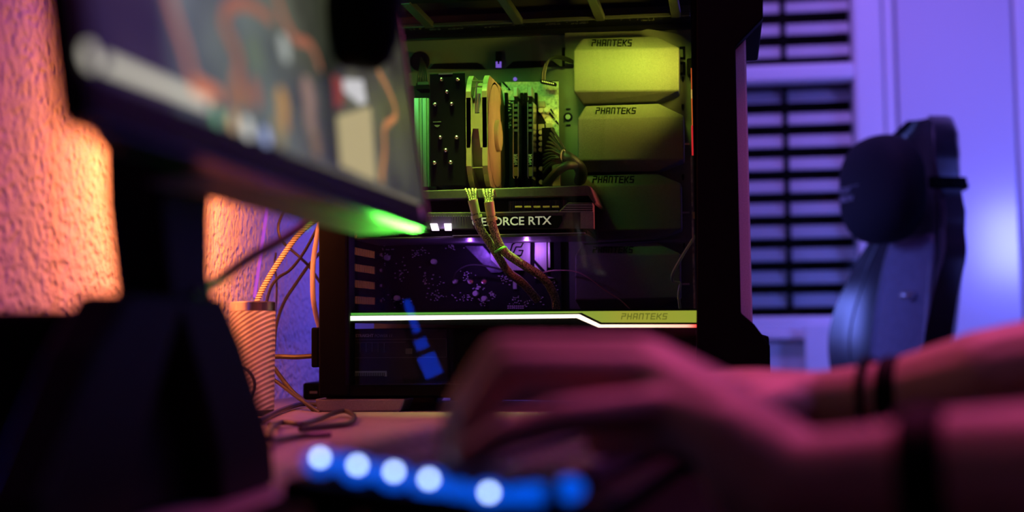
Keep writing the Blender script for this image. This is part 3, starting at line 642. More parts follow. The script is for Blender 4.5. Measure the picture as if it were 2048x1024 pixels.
pcie('right braided power cable curving down from the graphics card', None, [(981, 424, PY - .022), (985, 450, PY - .02), (997, 485, PY - .014), (1012, 506, PY - .006), (1050, 532, PY + .01), (1086, 556, PY + .03), (1108, 590, PY + .05), (1113, 622, PY + .06)], (972, 392))
tie = MB().tube([at(990, 504, PY - .016), at(1000, 499, PY - .020), at(1010, 494, PY - .012), at(1012, 500, PY + .008), at(996, 508, PY + .01), at(990, 504, PY - .016)], .0015, 6, 6).build('cable_tie', mat('green_tie', (.12, .55, .10), .4), None, smooth=True)
tag(tie, 'green tie binding the two braided power cables', 'cable tie')
# main power bundle
t = thing('main_power_cable', 'fanned black wires gathered into a thick bundle beside the memory sticks', 'cable', at(1128, 312, 1.70))
gat = at(1127, 311, 1.705)
for k in range(11):
    f = k / 10; s = at(1088 + 16 * max(0, 1 - f * 1.6), 260 + 84 * f, MY - .013)
    g = gat + V((.002 * math.cos(k * 2.1), .004 * math.sin(k * 2.1), .007 - .014 * f))
    MB().tube([s, s + V((.002, -.012, -.001)), (s + g) / 2 + V((0, -.012, .002)), g], .0017, 6, 6).build('wire', WIRE, t, smooth=True)
MB().tube([gat, at(1140, 318, 1.70), at(1155, 330, 1.705), at(1163, 345, 1.72), at(1160, 362, 1.74)], .0075, 12, 6).build('bundle', WIRE, t, smooth=True)
MB().tube([at(1150, 330, 1.70), at(1132, 332, 1.69), at(1112, 345, 1.695), at(1092, 368, 1.72)], .0055, 10, 6).build('bundle', WIRE, t, smooth=True)
MB().tube([at(1127 + 9 * math.cos(a) * .5, 312 + 12 * math.sin(a), 1.698 + .004 * math.cos(a)) for a in [k * math.pi / 5 for k in range(11)]], .0010, 6, 3).build('tie', METAL, t, smooth=True)
t = thing('processor_power_cable', 'fanned wires of the processor power plug left of the cooler', 'cable', at(846, 170, 1.74))
for k in range(5):
    MB().tube([at(836 + k * 5, 168, 1.738), at(838 + k * 4, 148, 1.735), at(841 + k * 2, 130, 1.745), at(842, 116, 1.775)], .0016, 6, 6).build('wire', WIRE, t, smooth=True)
MB().bpx(834, 163, 858, 170, 1.733, 1.75).build('plug', mat('plug_black', (.03, .03, .03), .35), t, bevel=.0008)
c = at(839, 122, TY - .002); MB().lathe([(.010, 0), (.013, .001), (.013, .003)], c, (0, 1, 0), 24).build('grommet_ring', BLACK, t)
t = thing('fan_lead', 'thin black fan lead looping over the top of the motherboard', 'cable', at(1090, 165, 1.75))
for k in range(3): MB().tube([at(1084 + k * 2.5, 160, 1.745), at(1086 + k * 2.5, 140, 1.745), at(1096 + k * 1.5, 121, 1.75), at(1115, 112 + k * 2, 1.755), at(1140, 118 + k * 3, 1.765), at(1150, 126, 1.77)], .0012, 6, 6).build('wire', WIRE, t, smooth=True)
MB().ppx([(1081, 158), (1112, 165), (1111, 171), (1080, 165)], 1.742, 1.752).build('connector', BLACK, t, bevel=.0008)
mb = MB()
for k in range(7): mb.ppx([(1084 + k * 3.6, 161 + k * .8), (1086 + k * 3.6, 161.4 + k * .8), (1086 + k * 3.6, 164 + k * .8), (1084 + k * 3.6, 163.6 + k * .8)], 1.7414, 1.7422)
mb.build('print', mat('print_white', (.8, .8, .76)), t)
cable('thin_lead', 'thin reddish lead drooping across the lower right of the motherboard', [at(1085, 545, 1.735), at(1110, 541, 1.73), at(1150, 543, 1.725), at(1178, 556, 1.72), at(1210, 580, 1.72), at(1238, 598, 1.72), at(1262, 620, 1.72)], .0009, mat('lead_red', (.30, .16, .14), .4), n=6)
cable('thin_lead', 'thin dark lead arching over the screw holes of the lower board', [at(905, 560, 1.74), at(914, 543, 1.735), at(936, 531, 1.735), at(965, 531, 1.735), at(1008, 540, 1.735)], .0012, WIRE, n=6)
cable('green_lead', 'green lead bending down beside the front edge of the glass', [at(1391, 471, 1.60), at(1376, 494, 1.61), at(1360, 520, 1.63), at(1345, 548, 1.65), at(1346, 563, 1.66), at(1360, 567, 1.66), at(1357, 590, 1.66), at(1360, 618, 1.665)], .0017, mat('lead_green', (.25, .45, .25), .4), n=8)

# ------------------------------------------------------------------ power supply
t = thing('power_supply', 'black power supply labelled STRAIGHT POWER under the glowing strip', 'power supply', at(800, 780, 1.66))
SY = GY + .045
pz0, pz1 = .022, at(800, 655, SY).z
MB().box((RX, SY, pz0), (at(896, 700, SY).x, TY - .02, pz1 - .001)).build('body', mat('psu_black', (.012, .012, .012), .5, spec=.3, noise=.3, nscale=300), t, bevel=.0015)
LABEL = mat('label_print', (.42, .46, .42), .5); DIM = mat('label_print_dim', (.10, .11, .10), .5)
P_ = lambda x, y: at(x, y, SY - .0006)
text('lettering', 'STRAIGHT', P_(711, 674.5), (1, 0, 0), (0, 0, 1), .0036, LABEL, t, bold=.03, width=P_(747, 674).x - P_(711, 674).x)
text('lettering', 'POWER 11', P_(749.5, 674.5), (1, 0, 0), (0, 0, 1), .0034, mat('label_print_mid', (.22, .25, .22), .5), t, width=P_(784, 674).x - P_(749.5, 674).x, shear=.1)
for y in (678.5, 685, 715): MB().bpx(698, y - .5, 893 if y < 680 or y > 700 else 810, y + .5, SY - .0008, SY).build('label_line', DIM, t)
for x in (708, 720, 732, 744, 756, 768): MB().bpx(x - .3, 686, x + .3, 704, SY - .0008, SY).build('label_line', DIM, t)
MB().bpx(892, 678, 893.4, 715, SY - .0008, SY).build('label_line', DIM, t)
MB().bpx(811, 697, 824, 708, SY - .0008, SY).build('label_mark', DIM, t)
mb = MB(); mb.bpx(698, 742, 773, 745.5, SY - .0008, SY); mb.bpx(769, 744, 773.5, 753, SY - .0008, SY)
for k in range(20): mb.bpx(699 + k * 3.5, 745, 700.4 + k * 3.5, 752, SY - .0008, SY)
mb.build('barcode', mat('barcode', (.30, .36, .34), .5), t)

# ------------------------------------------------------------------ monitor
TILT = math.radians(8); SN = V((math.cos(TILT), 0, math.sin(TILT))); SU = V((-math.sin(TILT), 0, math.cos(TILT)))
SP = V((-.218, .462, .1665)); MW, MH = .574, .365
S = lambda v, h, o=0.0: SP + V((0, v, 0)) + SU * h + SN * o
mon = thing('monitor', 'large black monitor on a stand showing orange lines on a dark screen', 'monitor', (-.30, .73, 0))
mb = MB(); mb.add([S(v, h, o) for o in (0, -.012) for v, h in ((0, 0), (MW, 0), (MW, MH), (0, MH))], [(0, 1, 2, 3), (7, 6, 5, 4), (0, 4, 5, 1), (1, 5, 6, 2), (2, 6, 7, 3), (3, 7, 4, 0)])
mb.build('housing', mat('monitor_plastic', (.005, .0045, .004), .5, spec=.12), mon, bevel=.002)
mb = MB(); ins = .05
mb.add([S(v, h, -.012) for v, h in ((.02, .002), (MW - .006, .002), (MW - .02, MH - .02), (.02, MH - .02))] + [S(v, h, -.05) for v, h in ((.12, .012), (MW - .03, .012), (MW - .12, MH - .1), (.12, MH - .1))],
       [(0, 1, 2, 3), (7, 6, 5, 4), (0, 4, 5, 1), (1, 5, 6, 2), (2, 6, 7, 3), (3, 7, 4, 0)])
mb.build('back_shell', BLACK, mon, bevel=.002)
mb = MB(); mb.add([S(v, h, o) for h in (0, .0015) for v, o, hh_ in ((.16, -.014, 0), (MW - .008, -.014, 0), (MW - .03, -.046, 0), (.16, -.046, 0))], [(0, 1, 2, 3), (7, 6, 5, 4), (0, 4, 5, 1), (1, 5, 6, 2), (2, 6, 7, 3), (3, 7, 4, 0)])
mb.build('bottom_panel', mat('bottom_grey', (.16, .16, .16), .5), mon)
scr = bpy.data.materials.new('screen_image'); scr.use_nodes = True; nt = scr.node_tree; b = nt.nodes['Principled BSDF']; b.inputs['Base Color'].default_value = (.01, .01, .01, 1); b.inputs['Roughness'].default_value = .3
tc = nt.nodes.new('ShaderNodeTexCoord'); sx = nt.nodes.new('ShaderNodeSeparateXYZ'); mr = nt.nodes.new('ShaderNodeMapRange'); r = nt.nodes.new('ShaderNodeValToRGB')
off = ROOT['monitor']; mr.inputs[1].default_value = SP.y - off.y; mr.inputs[2].default_value = SP.y + MW - off.y
el = r.color_ramp.elements; el[0].color = (.012, .008, .016, 1); el[1].color = (.03, .032, .018, 1)
for p_, c_ in ((.08, (.022, .014, .022)), (.14, (.024, .018, .024)), (.17, (.13, .16, .16)), (.24, (.09, .11, .09)), (.36, (.11, .14, .11)), (.50, (.08, .085, .065)), (.60, (.022, .025, .016)), (.72, (.10, .10, .06)), (.85, (.055, .06, .035))):
    e = el.new(p_); e.color = (*c_, 1)
nz = nt.nodes.new('ShaderNodeTexNoise'); nz.inputs['Scale'].default_value = 22; ml = nt.nodes.new('ShaderNodeMix'); ml.data_type = 'RGBA'; ml.blend_type = 'MULTIPLY'; ml.inputs[0].default_value = .8
r2 = nt.nodes.new('ShaderNodeValToRGB'); r2.color_ramp.elements[0].position = .35; r2.color_ramp.elements[1].position = .65; r2.color_ramp.elements[0].color = (.35, .35, .35, 1); r2.color_ramp.elements[1].color = (1.3, 1.3, 1.2, 1)
nt.links.new(tc.outputs['Object'], sx.inputs[0]); nt.links.new(sx.outputs[1], mr.inputs[0]); nt.links.new(mr.outputs[0], r.inputs[0]); nt.links.new(tc.outputs['Object'], nz.inputs['Vector']); nt.links.new(nz.outputs['Fac'], r2.inputs[0])
nt.links.new(r.outputs[0], ml.inputs[6]); nt.links.new(r2.outputs[0], ml.inputs[7]); nt.links.new(ml.outputs[2], b.inputs['Emission Color']); b.inputs['Emission Strength'].default_value = 1.0
mb = MB(); mb.add([S(v, h, .0006) for v, h in ((.010, .016), (MW - .006, .016), (MW - .006, MH - .008), (.010, MH - .008))], [(0, 1, 2, 3)])
screen = mb.build('screen', scr, mon)
pS = lambda x, y, o: onp(x, y, S(0, 0, o), SN)
def shape(name, pts, color, st=1.0, o=.0010):
    return MB().prism([pS(x, y, o) for x, y in pts], -SN * .0002).build(name, emat('screen_%d_%d_%d_%d' % (color[0] * 999, color[1] * 999, color[2] * 999, st * 99), color, st), screen)
def sline(name, pts, w0, w1, color, st=1.0, o=.0012):
    mb = MB(); mb.tube([pS(x, y, o) for x, y in pts], lambda t: w0 + (w1 - w0) * t, 6, 6)
    for i, v in enumerate(mb.v): mb.v[i] = v - SN * ((v - S(0, 0, o)).dot(SN) * .93)
    return mb.build(name, emat('line_%d_%d' % (color[0] * 999, color[1] * 999 + st * 7), color, st), screen)
shape('search_field', [(214, 112), (330, 158), (418, 196), (418, 222), (330, 186), (208, 138)], (.56, .54, .43), 1.15)
c = pS(181, 112, .0012); MB().cyl(c, c - SN * .0003, .0042, 20).build('start_button', emat('start_white', (.62, .58, .48), 1.3), screen)
for x, y, r_, cc in ((436, 233, .0042, (.18, .5, .25)), (468, 244, .0045, (.8, .5, .2)), (496, 258, .0058, (.85, .85, .78)), (532, 273, .0050, (.45, .55, .95))):
    c = pS(x, y, .0012); MB().cyl(c, c - SN * .0003, r_, 16).build('task_icon', emat('icon_%d' % x, cc, .85), screen)
OR, PK = (.62, .19, .08), (.5, .17, .12)
sline('map_line', [(335, -20), (352, 40), (372, 100), (385, 150), (400, 172)], .0030, .0032, PK, .9)
sline('map_line', [(385, 170), (410, 178), (440, 192)], .0045, .0036, OR, 1.0)
sline('map_line', [(545, 42), (520, 22), (490, 8), (460, 14), (448, 45), (462, 78), (478, 120), (474, 160), (468, 205)], .0030, .0045, (.42, .16, .08), .75)
sline('map_line', [(552, -10), (570, 40), (592, 78), (615, 85), (630, 105), (642, 140)], .0034, .0026, (.45, .15, .08), .8)
sline('map_line', [(757, 142), (775, 175), (791, 215), (790, 235), (775, 247), (769, 262), (770, 300), (765, 345), (764, 362)], .0026, .0030, (.62, .24, .07), .85)
for x, y, r_, cc, st in ((570, 96, .008, (.45, .5, .45), .8), (512, 108, .010, (.14, .2, .12), .8), (566, 205, .0085, (.55, .30, .08), .8), (568, 238, .007, (.5, .25, .07), .8), (510, 186, .008, (.4, .16, .10), .7), (618, 190, .011, (.34, .22, .17), .8), (622, 240, .010, (.30, .20, .15), .8), (560, 262, .009, (.3, .26, .13), .8), (632, 285, .009, (.26, .17, .10), .7), (478, 185, .009, (.4, .2, .08), .7)):
    c = pS(x, y, .0011); MB().cyl(c, c - SN * .0003, r_, 14).build('map_marker', emat('mk_%d_%d' % (x, y), cc, st), screen)
shape('document_page', [(674, 232), (742, 214), (752, 362), (682, 332)], (.50, .42, .20), .85)
shape('window_frame_edge', [(655, 60), (664, 60), (673, 325), (664, 322)], (.02, .025, .018), .6)  # dark edge of a program window on the screen
shape('picture_red', [(664, 148), (686, 160), (686, 210), (670, 218)], (.35, .06, .04), .7)
shape('picture_white', [(686, 158), (726, 160), (733, 205), (722, 210), (688, 182)], (.62, .62, .62), .9)
shape('status_bar', [(560, 300), (700, 350), (838, 402), (838, 428), (700, 385), (560, 330)], (.16, .15, .085), .9)
mb = MB(); mb.add([S(v, h, o) for o in (.0005, .0022) for v, h in ((MW - .005, .004), (MW - .001, .004), (MW - .001, MH), (MW - .005, MH))], [(0, 1, 2, 3), (7, 6, 5, 4), (0, 4, 5, 1), (1, 5, 6, 2), (2, 6, 7, 3), (3, 7, 4, 0)])
mb.build('side_bezel', mat('bezel_beige', (.40, .33, .24), .4), mon)
mb = MB(); mb.add([S(v, h, o) for o in (.0003, .0018) for v, h in ((.003, .002), (MW - .001, .002), (MW - .001, .0145), (.003, .0145))], [(0, 1, 2, 3), (7, 6, 5, 4), (0, 4, 5, 1), (1, 5, 6, 2), (2, 6, 7, 3), (3, 7, 4, 0)])
mb.build('chin_bezel', mat('bezel_dark', (.010, .008, .006), .45, spec=.08), mon)
c = S(MW - .028, .009, .0018); MB().lathe([(.0005, .0010), (.004, .0008), (.005, 0)], c, SN, 20).build('emblem', mat('emblem_silver', (.8, .8, .75), .3, .5), mon, smooth=True)
mb = MB(); mb.add([S(v, h, o) for o in (-.0005, -.0115) for v, h in ((.004, -.0012), (MW - .002, -.0012), (MW - .002, .0003), (.004, .0003))], [(0, 1, 2, 3), (7, 6, 5, 4), (0, 4, 5, 1), (1, 5, 6, 2), (2, 6, 7, 3), (3, 7, 4, 0)])
mb.build('underside', mat('underside_gloss', (.004, .004, .004), .25, spec=.3), mon)
# stand: broad neck and two splayed legs
STM = mat('stand_plastic', (.004, .004, .0045), .5, spec=.12, noise=.15)
xs = -.275
def slab(rows, name, th=.022):
    mb = MB(); vs = []; 
    for (y0, y1, z, xo) in rows: vs += [(xs + xo - th, y0, z), (xs + xo - th, y1, z), (xs + xo, y1, z), (xs + xo, y0, z)]
    fs = [[i * 4 + k, i * 4 + (k + 1) % 4, (i + 1) * 4 + (k + 1) % 4, (i + 1) * 4 + k] for i in range(len(rows) - 1) for k in range(4)]
    n = len(rows) - 1
    return mb.add(vs, fs + [[0, 1, 2, 3], [n * 4, n * 4 + 3, n * 4 + 2, n * 4 + 1]]).build(name, STM, mon, bevel=.004, seg=3)
def sy(px, y, xo=0):            # depth of a picture point on the stand's front plane
    return onp(px, y, (xs + xo, 0, 0), V((1, 0, 0)))
rowsN = []
for (ya, xa, xb) in ((150, 318, 430), (300, 318, 430), (420, 322, 424), (560, 338, 424), (640, 350, 445)):
    p, q = sy(xa, ya), sy(xb, ya); rowsN.append((p.y, q.y, (p.z + q.z) / 2, 0))
slab(rowsN, 'neck', .030)
legs = []
for (ya, xa, xb) in ((600, 330, 430), (700, 360, 470), (800, 390, 498), (905, 418, 528)):
    p, q = sy(xa, ya), sy(xb, ya - 14); legs.append((p.y, q.y, (p.z + q.z) / 2, .006))
p = legs[-1]; legs.append((p[0] + .004, p[1] + .006, .0, .006))
slab(legs, 'leg', .026)
slab([(1.36 - q, 1.36 - p_, z, o) for p_, q, z, o in legs], 'leg', .026)
MB().box((xs - .12, .60, 0), (xs - .02, .90, .008)).build('foot_plate', STM, mon, bevel=.003)
MB().prism([(xs - .012, legs[0][0], legs[0][2]), (xs - .012, legs[-1][0] + .01, .004), (xs - .012, 1.36 - legs[-1][0] - .01, .004), (xs - .012, 1.36 - legs[0][0], legs[0][2])], (-.006, 0, 0)).build('glow_cover_panel', STM, mon)  # panel added to cover the orange glow between the legs

# ------------------------------------------------------------------ black round microphone in front of the screen
c = dp(728, 18, .86)
t = thing('microphone', 'black rounded microphone hanging in front of the screen at the top edge', 'microphone', c)
MB().lathe([(.001, -.037), (.012, -.0355), (.018, -.030), (.0220, -.018), (.0230, 0), (.0230, .05), (.022, .055)], c, (0.06, 0, 1), 28).build('head', BLACK, t, smooth=True)
MB().lathe([(.0233, .006), (.0237, .008), (.0237, .012), (.0233, .014)], c, (0.06, 0, 1), 28).build('ring', BLACKM, t, smooth=True)
MB().cyl(c + V((0, 0, .05)), c + V((.01, 0, .17)), .019, 20).build('body', BLACK, t, smooth=True)
MB().tube([c + V((.01, 0, .16)), c + V((.012, .01, .24)), V((-.22, .98, .60)), V((-.40, 1.08, .66)), V((-.505, 1.17, .50)), V((-.505, 1.20, .0))], .007, 10, 6).build('boom_arm', BLACKM, t, smooth=True)

# ------------------------------------------------------------------ dark box speaker in the shadow at the lower left
t = thing('desk_speaker', 'dark unlit box speaker in the shadow below the monitor', 'speaker', (-.44, .92, 0))
MB().box((-.44, .70, 0), (-.335, .835, .104)).build('cabinet', BLACK, t, bevel=.012, seg=4)
MB().box((-.336, .712, .012), (-.331, .823, .092)).build('grille', mat('grille_cloth', (.01, .01, .01), .9, bump=.5, bscale=900), t, bevel=.002)
MB().lathe([(.006, 0), (.0065, .004), (.0065, .006)], (-.331, .80, .02), (1, 0, 0), 16).build('volume_knob', DMETAL, t, smooth=True)

# ------------------------------------------------------------------ tumbler
cb = V((-.512, 1.50, 0)); RT = .0246
tm = thing('tumbler', 'straight tumbler with carbon-weave wall and steel rim beside the computer', 'tumbler', cb)
CF = bpy.data.materials.new('carbon_weave'); CF.use_nodes = True; nt = CF.node_tree; b = nt.nodes['Principled BSDF']; b.inputs['Roughness'].default_value = .38; b.inputs['Metallic'].default_value = .35
tc = nt.nodes.new('ShaderNodeTexCoord'); mp = nt.nodes.new('ShaderNodeMapping'); mp.inputs['Rotation'].default_value = (0, math.radians(-32), 0)
dt = nt.nodes.new('ShaderNodeVectorMath'); dt.operation = 'DOT_PRODUCT'; dt.inputs[1].default_value = (-.62, 0, 1.0)
cz_ = nt.nodes.new('ShaderNodeCombineXYZ'); wv = nt.nodes.new('ShaderNodeTexWave'); wv.bands_direction = 'Z'; wv.inputs['Scale'].default_value = 58; wv.inputs['Distortion'].default_value = .7; wv.inputs['Detail'].default_value = 2; wv.inputs['Detail Scale'].default_value = 3
nt.links.new(tc.outputs['Object'], dt.inputs[0]); nt.links.new(dt.outputs['Value'], cz_.inputs[2])
rp = nt.nodes.new('ShaderNodeValToRGB'); rp.color_ramp.elements[0].color = (.36, .32, .25, 1); rp.color_ramp.elements[1].color = (.80, .74, .62, 1)
bp = nt.nodes.new('ShaderNodeBump'); bp.inputs['Strength'].default_value = .5; bp.inputs['Distance'].default_value = .001
nt.links.new(cz_.outputs[0], wv.inputs['Vector']); nt.links.new(wv.outputs['Fac'], rp.inputs[0]); nt.links.new(rp.outputs[0], b.inputs['Base Color']); nt.links.new(wv.outputs['Fac'], bp.inputs['Height']); nt.links.new(bp.outputs[0], b.inputs['Normal'])
MB().lathe([(RT * .93, .006), (RT * .95, .008), (RT, .113), (RT * .96, .113), (RT * .9, .02)], cb, n=48).build('wall', CF, tm, smooth=True)
MB().lathe([(RT * .99, .113), (RT * 1.01, .1135), (RT * 1.01, .1225), (RT * .97, .1232), (RT * .93, .121), (RT * .92, .113)], cb, n=48).build('rim', mat('steel_rim', (.72, .62, .5), .25, 1), tm, smooth=True)
MB().lathe([(RT * .90, 0), (RT * .94, .001), (RT * .94, .006), (RT * .9, .0075)], cb, n=48).build('base_ring', mat('base_rubber', (.05, .045, .04), .3, .4), tm, smooth=True)

# ------------------------------------------------------------------ cables behind the computer
BRD = bpy.data.materials.new('braided_cord'); BRD.use_nodes = True; nt = BRD.node_tree; b = nt.nodes['Principled BSDF']; b.inputs['Roughness'].default_value = .45
tc = nt.nodes.new('ShaderNodeTexCoord'); wv = nt.nodes.new('ShaderNodeTexWave'); wv.bands_direction = 'Z'; wv.inputs['Scale'].default_value = 110
rp = nt.nodes.new('ShaderNodeValToRGB'); rp.color_ramp.elements[0].color = (.12, .09, .06, 1); rp.color_ramp.elements[1].color = (.85, .78, .68, 1)
bp = nt.nodes.new('ShaderNodeBump'); bp.inputs['Strength'].default_value = .6; bp.inputs['Distance'].default_value = .001
nt.links.new(tc.outputs['Object'], wv.inputs['Vector']); nt.links.new(wv.outputs['Fac'], rp.inputs[0]); nt.links.new(rp.outputs[0], b.inputs['Base Color']); nt.links.new(wv.outputs['Fac'], bp.inputs['Height']); nt.links.new(bp.outputs[0], b.inputs['Normal'])
BC = mat('cord_black', (.05, .04, .035), .4)
G = 'cables between the wall and the computer'
A = lambda *p: [at(x, y, Y) for x, y, Y in p]
cable('braided_cord', 'thick pale braided cord rising behind the tumbler to the computer', A((505, 640, 1.60), (515, 600, 1.60), (535, 560, 1.61), (560, 520, 1.62), (592, 475, 1.64), (620, 448, 1.66), (650, 428, 1.68)), .0033, BRD, group=G, n=10)
cable('white_cord', 'pale cord bowing along the rear edge of the computer', A((640, 440, 1.70), (633, 480, 1.68), (626, 530, 1.66), (626, 590, 1.66), (631, 625, 1.68), (640, 660, 1.72)), .0032, mat('cord_cream', (.75, .66, .55), .4), group=G, n=10)
cable('black_cord', 'dark cord hooking down from under the monitor edge', A((592, 380, 1.75), (583, 398, 1.75), (568, 422, 1.75), (557, 450, 1.75), (560, 474, 1.75), (572, 490, 1.75), (600, 515, 1.75), (620, 535, 1.76), (640, 565, 1.76)), .0019, BC, group=G)
cable('black_cord', 'dark cord running from the rear edge down behind the tumbler rim', A((642, 440, 1.72), (622, 480, 1.72), (603, 512, 1.72), (580, 540, 1.72), (556, 556, 1.71), (540, 580, 1.70), (525, 640, 1.66)), .0019, BC, group=G)
cable('black_cord', 'dark cord slanting from the computer to the right of the tumbler', A((645, 500, 1.76), (618, 530, 1.76), (590, 570, 1.75), (568, 605, 1.74), (553, 650, 1.72), (548, 700, 1.70)), .0022, BC, group=G)
cable('black_cord', 'thin dark cord hanging straight down behind the tumbler', A((552, 505, 1.74), (549, 530, 1.74), (553, 560, 1.73), (553, 600, 1.72), (550, 640, 1.70)), .0014, BC, group=G)
cable('black_cord', 'dark cord running level from behind the tumbler into the rear socket', A((535, 714, 1.60), (560, 713, 1.60), (590, 714, 1.605), (626, 712, 1.61)), .0028, BC, group=G)
cable('black_cord', 'upper of two dark cords sloping from the tumbler to the desk', A((540, 725, 1.62), (560, 752, 1.62), (585, 783, 1.61), (605, 800, 1.60), (630, 822, 1.57)), .0026, BC, group=G)
cable('black_cord', 'lower of two dark cords sloping from the tumbler to the desk', A((540, 755, 1.62), (560, 768, 1.62), (588, 790, 1.60), (610, 805, 1.58), (640, 826, 1.55)), .0022, BC, group=G)
cable('black_cord', 'dark cord lying on the desk before the case foot', [onz(x, y, .004) for x, y in ((520, 842), (545, 828), (575, 816), (605, 808), (640, 809))], .003, BC, group=G)
cable('black_cord', 'looped dark cord on the desk in front of the case foot', [onz(x, y, z) for x, y, z in ((540, 850, .003), (570, 845, .004), (600, 848, .004), (640, 838, .004), (668, 826, .006), (690, 822, .006), (708, 832, .004), (700, 846, .003), (660, 852, .003), (600, 858, .003))], .0026, BC, group=G)
cable('black_cord', 'curled dark cord on the desk close to the tumbler foot', [onz(x, y, z) for x, y, z in ((560, 845, .004), (545, 855, .010), (540, 872, .010), (552, 880, .004), (600, 872, .003), (660, 868, .003))], .0026, BC, group=G)
cable('monitor_cable', 'thick black cable rising from the monitor stand towards the computer', [sy(385, 590), dp(430, 565, .90), dp(500, 516, .96), dp(560, 482, 1.0), dp(610, 448, 1.03), dp(660, 405, 1.08)], .0036, BC, n=10)
cable('black_cord', 'thin black cord curling over the tumbler from behind the stand', A((470, 735, 1.40), (488, 735, 1.40), (503, 748, 1.40), (510, 768, 1.40), (506, 790, 1.40), (495, 812, 1.40)), .0016, BC, n=8)
cable('black_cord', 'black cord drooping between the speaker and the monitor stand', [dp(190, 670, 1.0), dp(235, 655, 1.0), dp(275, 625, 1.0), dp(310, 590, 1.0)], .004, BC, n=8)
cable('black_cord', 'black cord low between the speaker and the monitor stand', [dp(200, 720, .95), dp(250, 700, .95), dp(300, 665, .95), dp(330, 630, .95)], .0035, BC, n=8)
ls = MB().tube([onp(540, 372, (-.598, 0, 0), V((1, 0, 0))), onp(527, 470, (-.598, 0, 0), V((1, 0, 0))), onp(509, 595, (-.598, 0, 0), V((1, 0, 0)))], .0022, 8, 6).build('wall_light_streak', mat('violet_streak', (.3, .12, .6), .4, emit=(.35, .08, .9), estr=.55), None, smooth=True)  # streak of light cast on the wall, painted as a glowing tube
tag(ls, 'thin violet streak of light on the plaster wall, painted as a glowing line', 'light streak')
st = thing('router_box', 'small black box on the desk behind the rear foot of the computer', 'box', at(620, 800, 1.82))
p = at(605, 790, 1.83); MB().box((p.x, 1.83, 0), (p.x + .09, 1.93, .022)).build('shell', BLACK, st, bevel=.003)
MB().box((p.x + .01, 1.829, .008), (p.x + .02, 1.8302, .011)).build('port', DMETAL, st)
# unseen blue glowing bar, added only to make the blue reflection in the glass
R0 = thing('blue_mirror_bar', 'unseen blue glowing bar added for the reflection in the computer glass', 'light prop', (-.52, .70, 0))
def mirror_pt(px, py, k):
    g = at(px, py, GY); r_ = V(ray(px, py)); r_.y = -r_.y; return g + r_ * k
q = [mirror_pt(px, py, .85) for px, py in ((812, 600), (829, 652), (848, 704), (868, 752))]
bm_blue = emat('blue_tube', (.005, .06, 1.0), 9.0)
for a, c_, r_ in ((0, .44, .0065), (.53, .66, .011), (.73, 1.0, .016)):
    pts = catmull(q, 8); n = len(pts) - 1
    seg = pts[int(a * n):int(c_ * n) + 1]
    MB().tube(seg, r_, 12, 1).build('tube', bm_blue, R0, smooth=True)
MB().tube([q[0] + V((-.02, 0, .01)), q[-1] + V((-.02, 0, 0))], .006, 8, 1).build('back_rail', BLACK, R0)
MB().cyl(V((q[-1].x - .02, q[-1].y, 0)), V((q[-1].x - .02, q[-1].y, q[-1].z)), .008, 12).build('post', BLACK, R0)
MB().cyl(V((q[-1].x - .02, q[-1].y, 0)), V((q[-1].x - .02, q[-1].y, .006)), .035, 20).build('base', BLACK, R0)

# ------------------------------------------------------------------ desk mat
mtt = MB().box((-.238, .20, .0002), (.205, 1.22, .0028)).build('desk_mat', mat('mat_cloth', (.004, .004, .005), .9, spec=.05, bump=.3, bscale=1500), None, bevel=.001)
tag(mtt, 'large black cloth desk mat under the keyboard and mouse', 'desk mat')
# ------------------------------------------------------------------ keyboard
KU = V((.11, -.012, -.0115)).normalized(); KV = V((.02, 1, 0)).normalized(); KV = (KV - KU * KV.dot(KU)).normalized(); KN = KU.cross(KV)
if KN.z < 0: KN = -KN
K0 = V((-.188, .612, .0275))                 # near corner on the monitor side, plate level
K = lambda u, v, h=0: K0 + KU * u + KV * v + KN * h
kb = thing('keyboard', 'black keyboard with blue-white backlit keys under the near hand', 'keyboard', (-.12, .78, 0))
mb = MB(); mb.obox(K(.063, .18, -.006), KU * .070, KV * .185, KN * .006); mb.build('body', BLACK, kb, bevel=.003)
for u, v in ((.01, .02), (.01, .33)):
    p = K(u, v, -.012); mb = MB().box((p.x - .008, p.y - .008, .0029), (p.x + .008, p.y + .008, p.z + .002)); mb.build('foot', BLACK, kb)
for u, v in ((.12, .02), (.12, .33)):
    p = K(u, v, -.012); MB().box((p.x - .008, p.y - .008, .0029), (p.x + .008, p.y + .008, max(.0035, p.z + .003))).build('foot', BLACK, kb)
KEYM = mat('keycap', (.06, .06, .08), .4, noise=.2)
def keymesh(wv_):
    mb = MB(); a, c = wv_ / 2 - .001, .0088
    vs = [KU * x * c + KV * y * a for x, y in ((-1, -1), (1, -1), (1, 1), (-1, 1))] + [KU * x * c * .72 + KV * y * (a - .0025) + KN * .009 for x, y in ((-1, -1), (1, -1), (1, 1), (-1, 1))]
    return mb.add(vs, [(0, 3, 2, 1), (4, 5, 6, 7), (0, 1, 5, 4), (1, 2, 6, 5), (2, 3, 7, 6), (3, 0, 4, 7)])
protos = {}
rows = [[1] + [1] * 14, [1] * 13 + [2], [1.5] + [1] * 12 + [1.5], [1.75] + [1] * 11 + [2.25], [2.25] + [1] * 10 + [2.75], [1.25, 1.25, 1.25, 6.25, 1.25, 1.25, 1.25, 1.25]]
off = ROOT['keyboard']
for ri, row in enumerate(rows):
    v = .006
    for wdt in row:
        L = wdt * .019; pos = K(.0115 + ri * .0192, v + L / 2, .003); v += L
        if wdt not in protos:
            o = keymesh(L).build('key', KEYM, None, bevel=.001); protos[wdt] = o
            o.parent = kb; ROOT[o.name] = off
        else:
            o = protos[wdt].copy(); col.objects.link(o); o.parent = kb
        o.location = pos - off
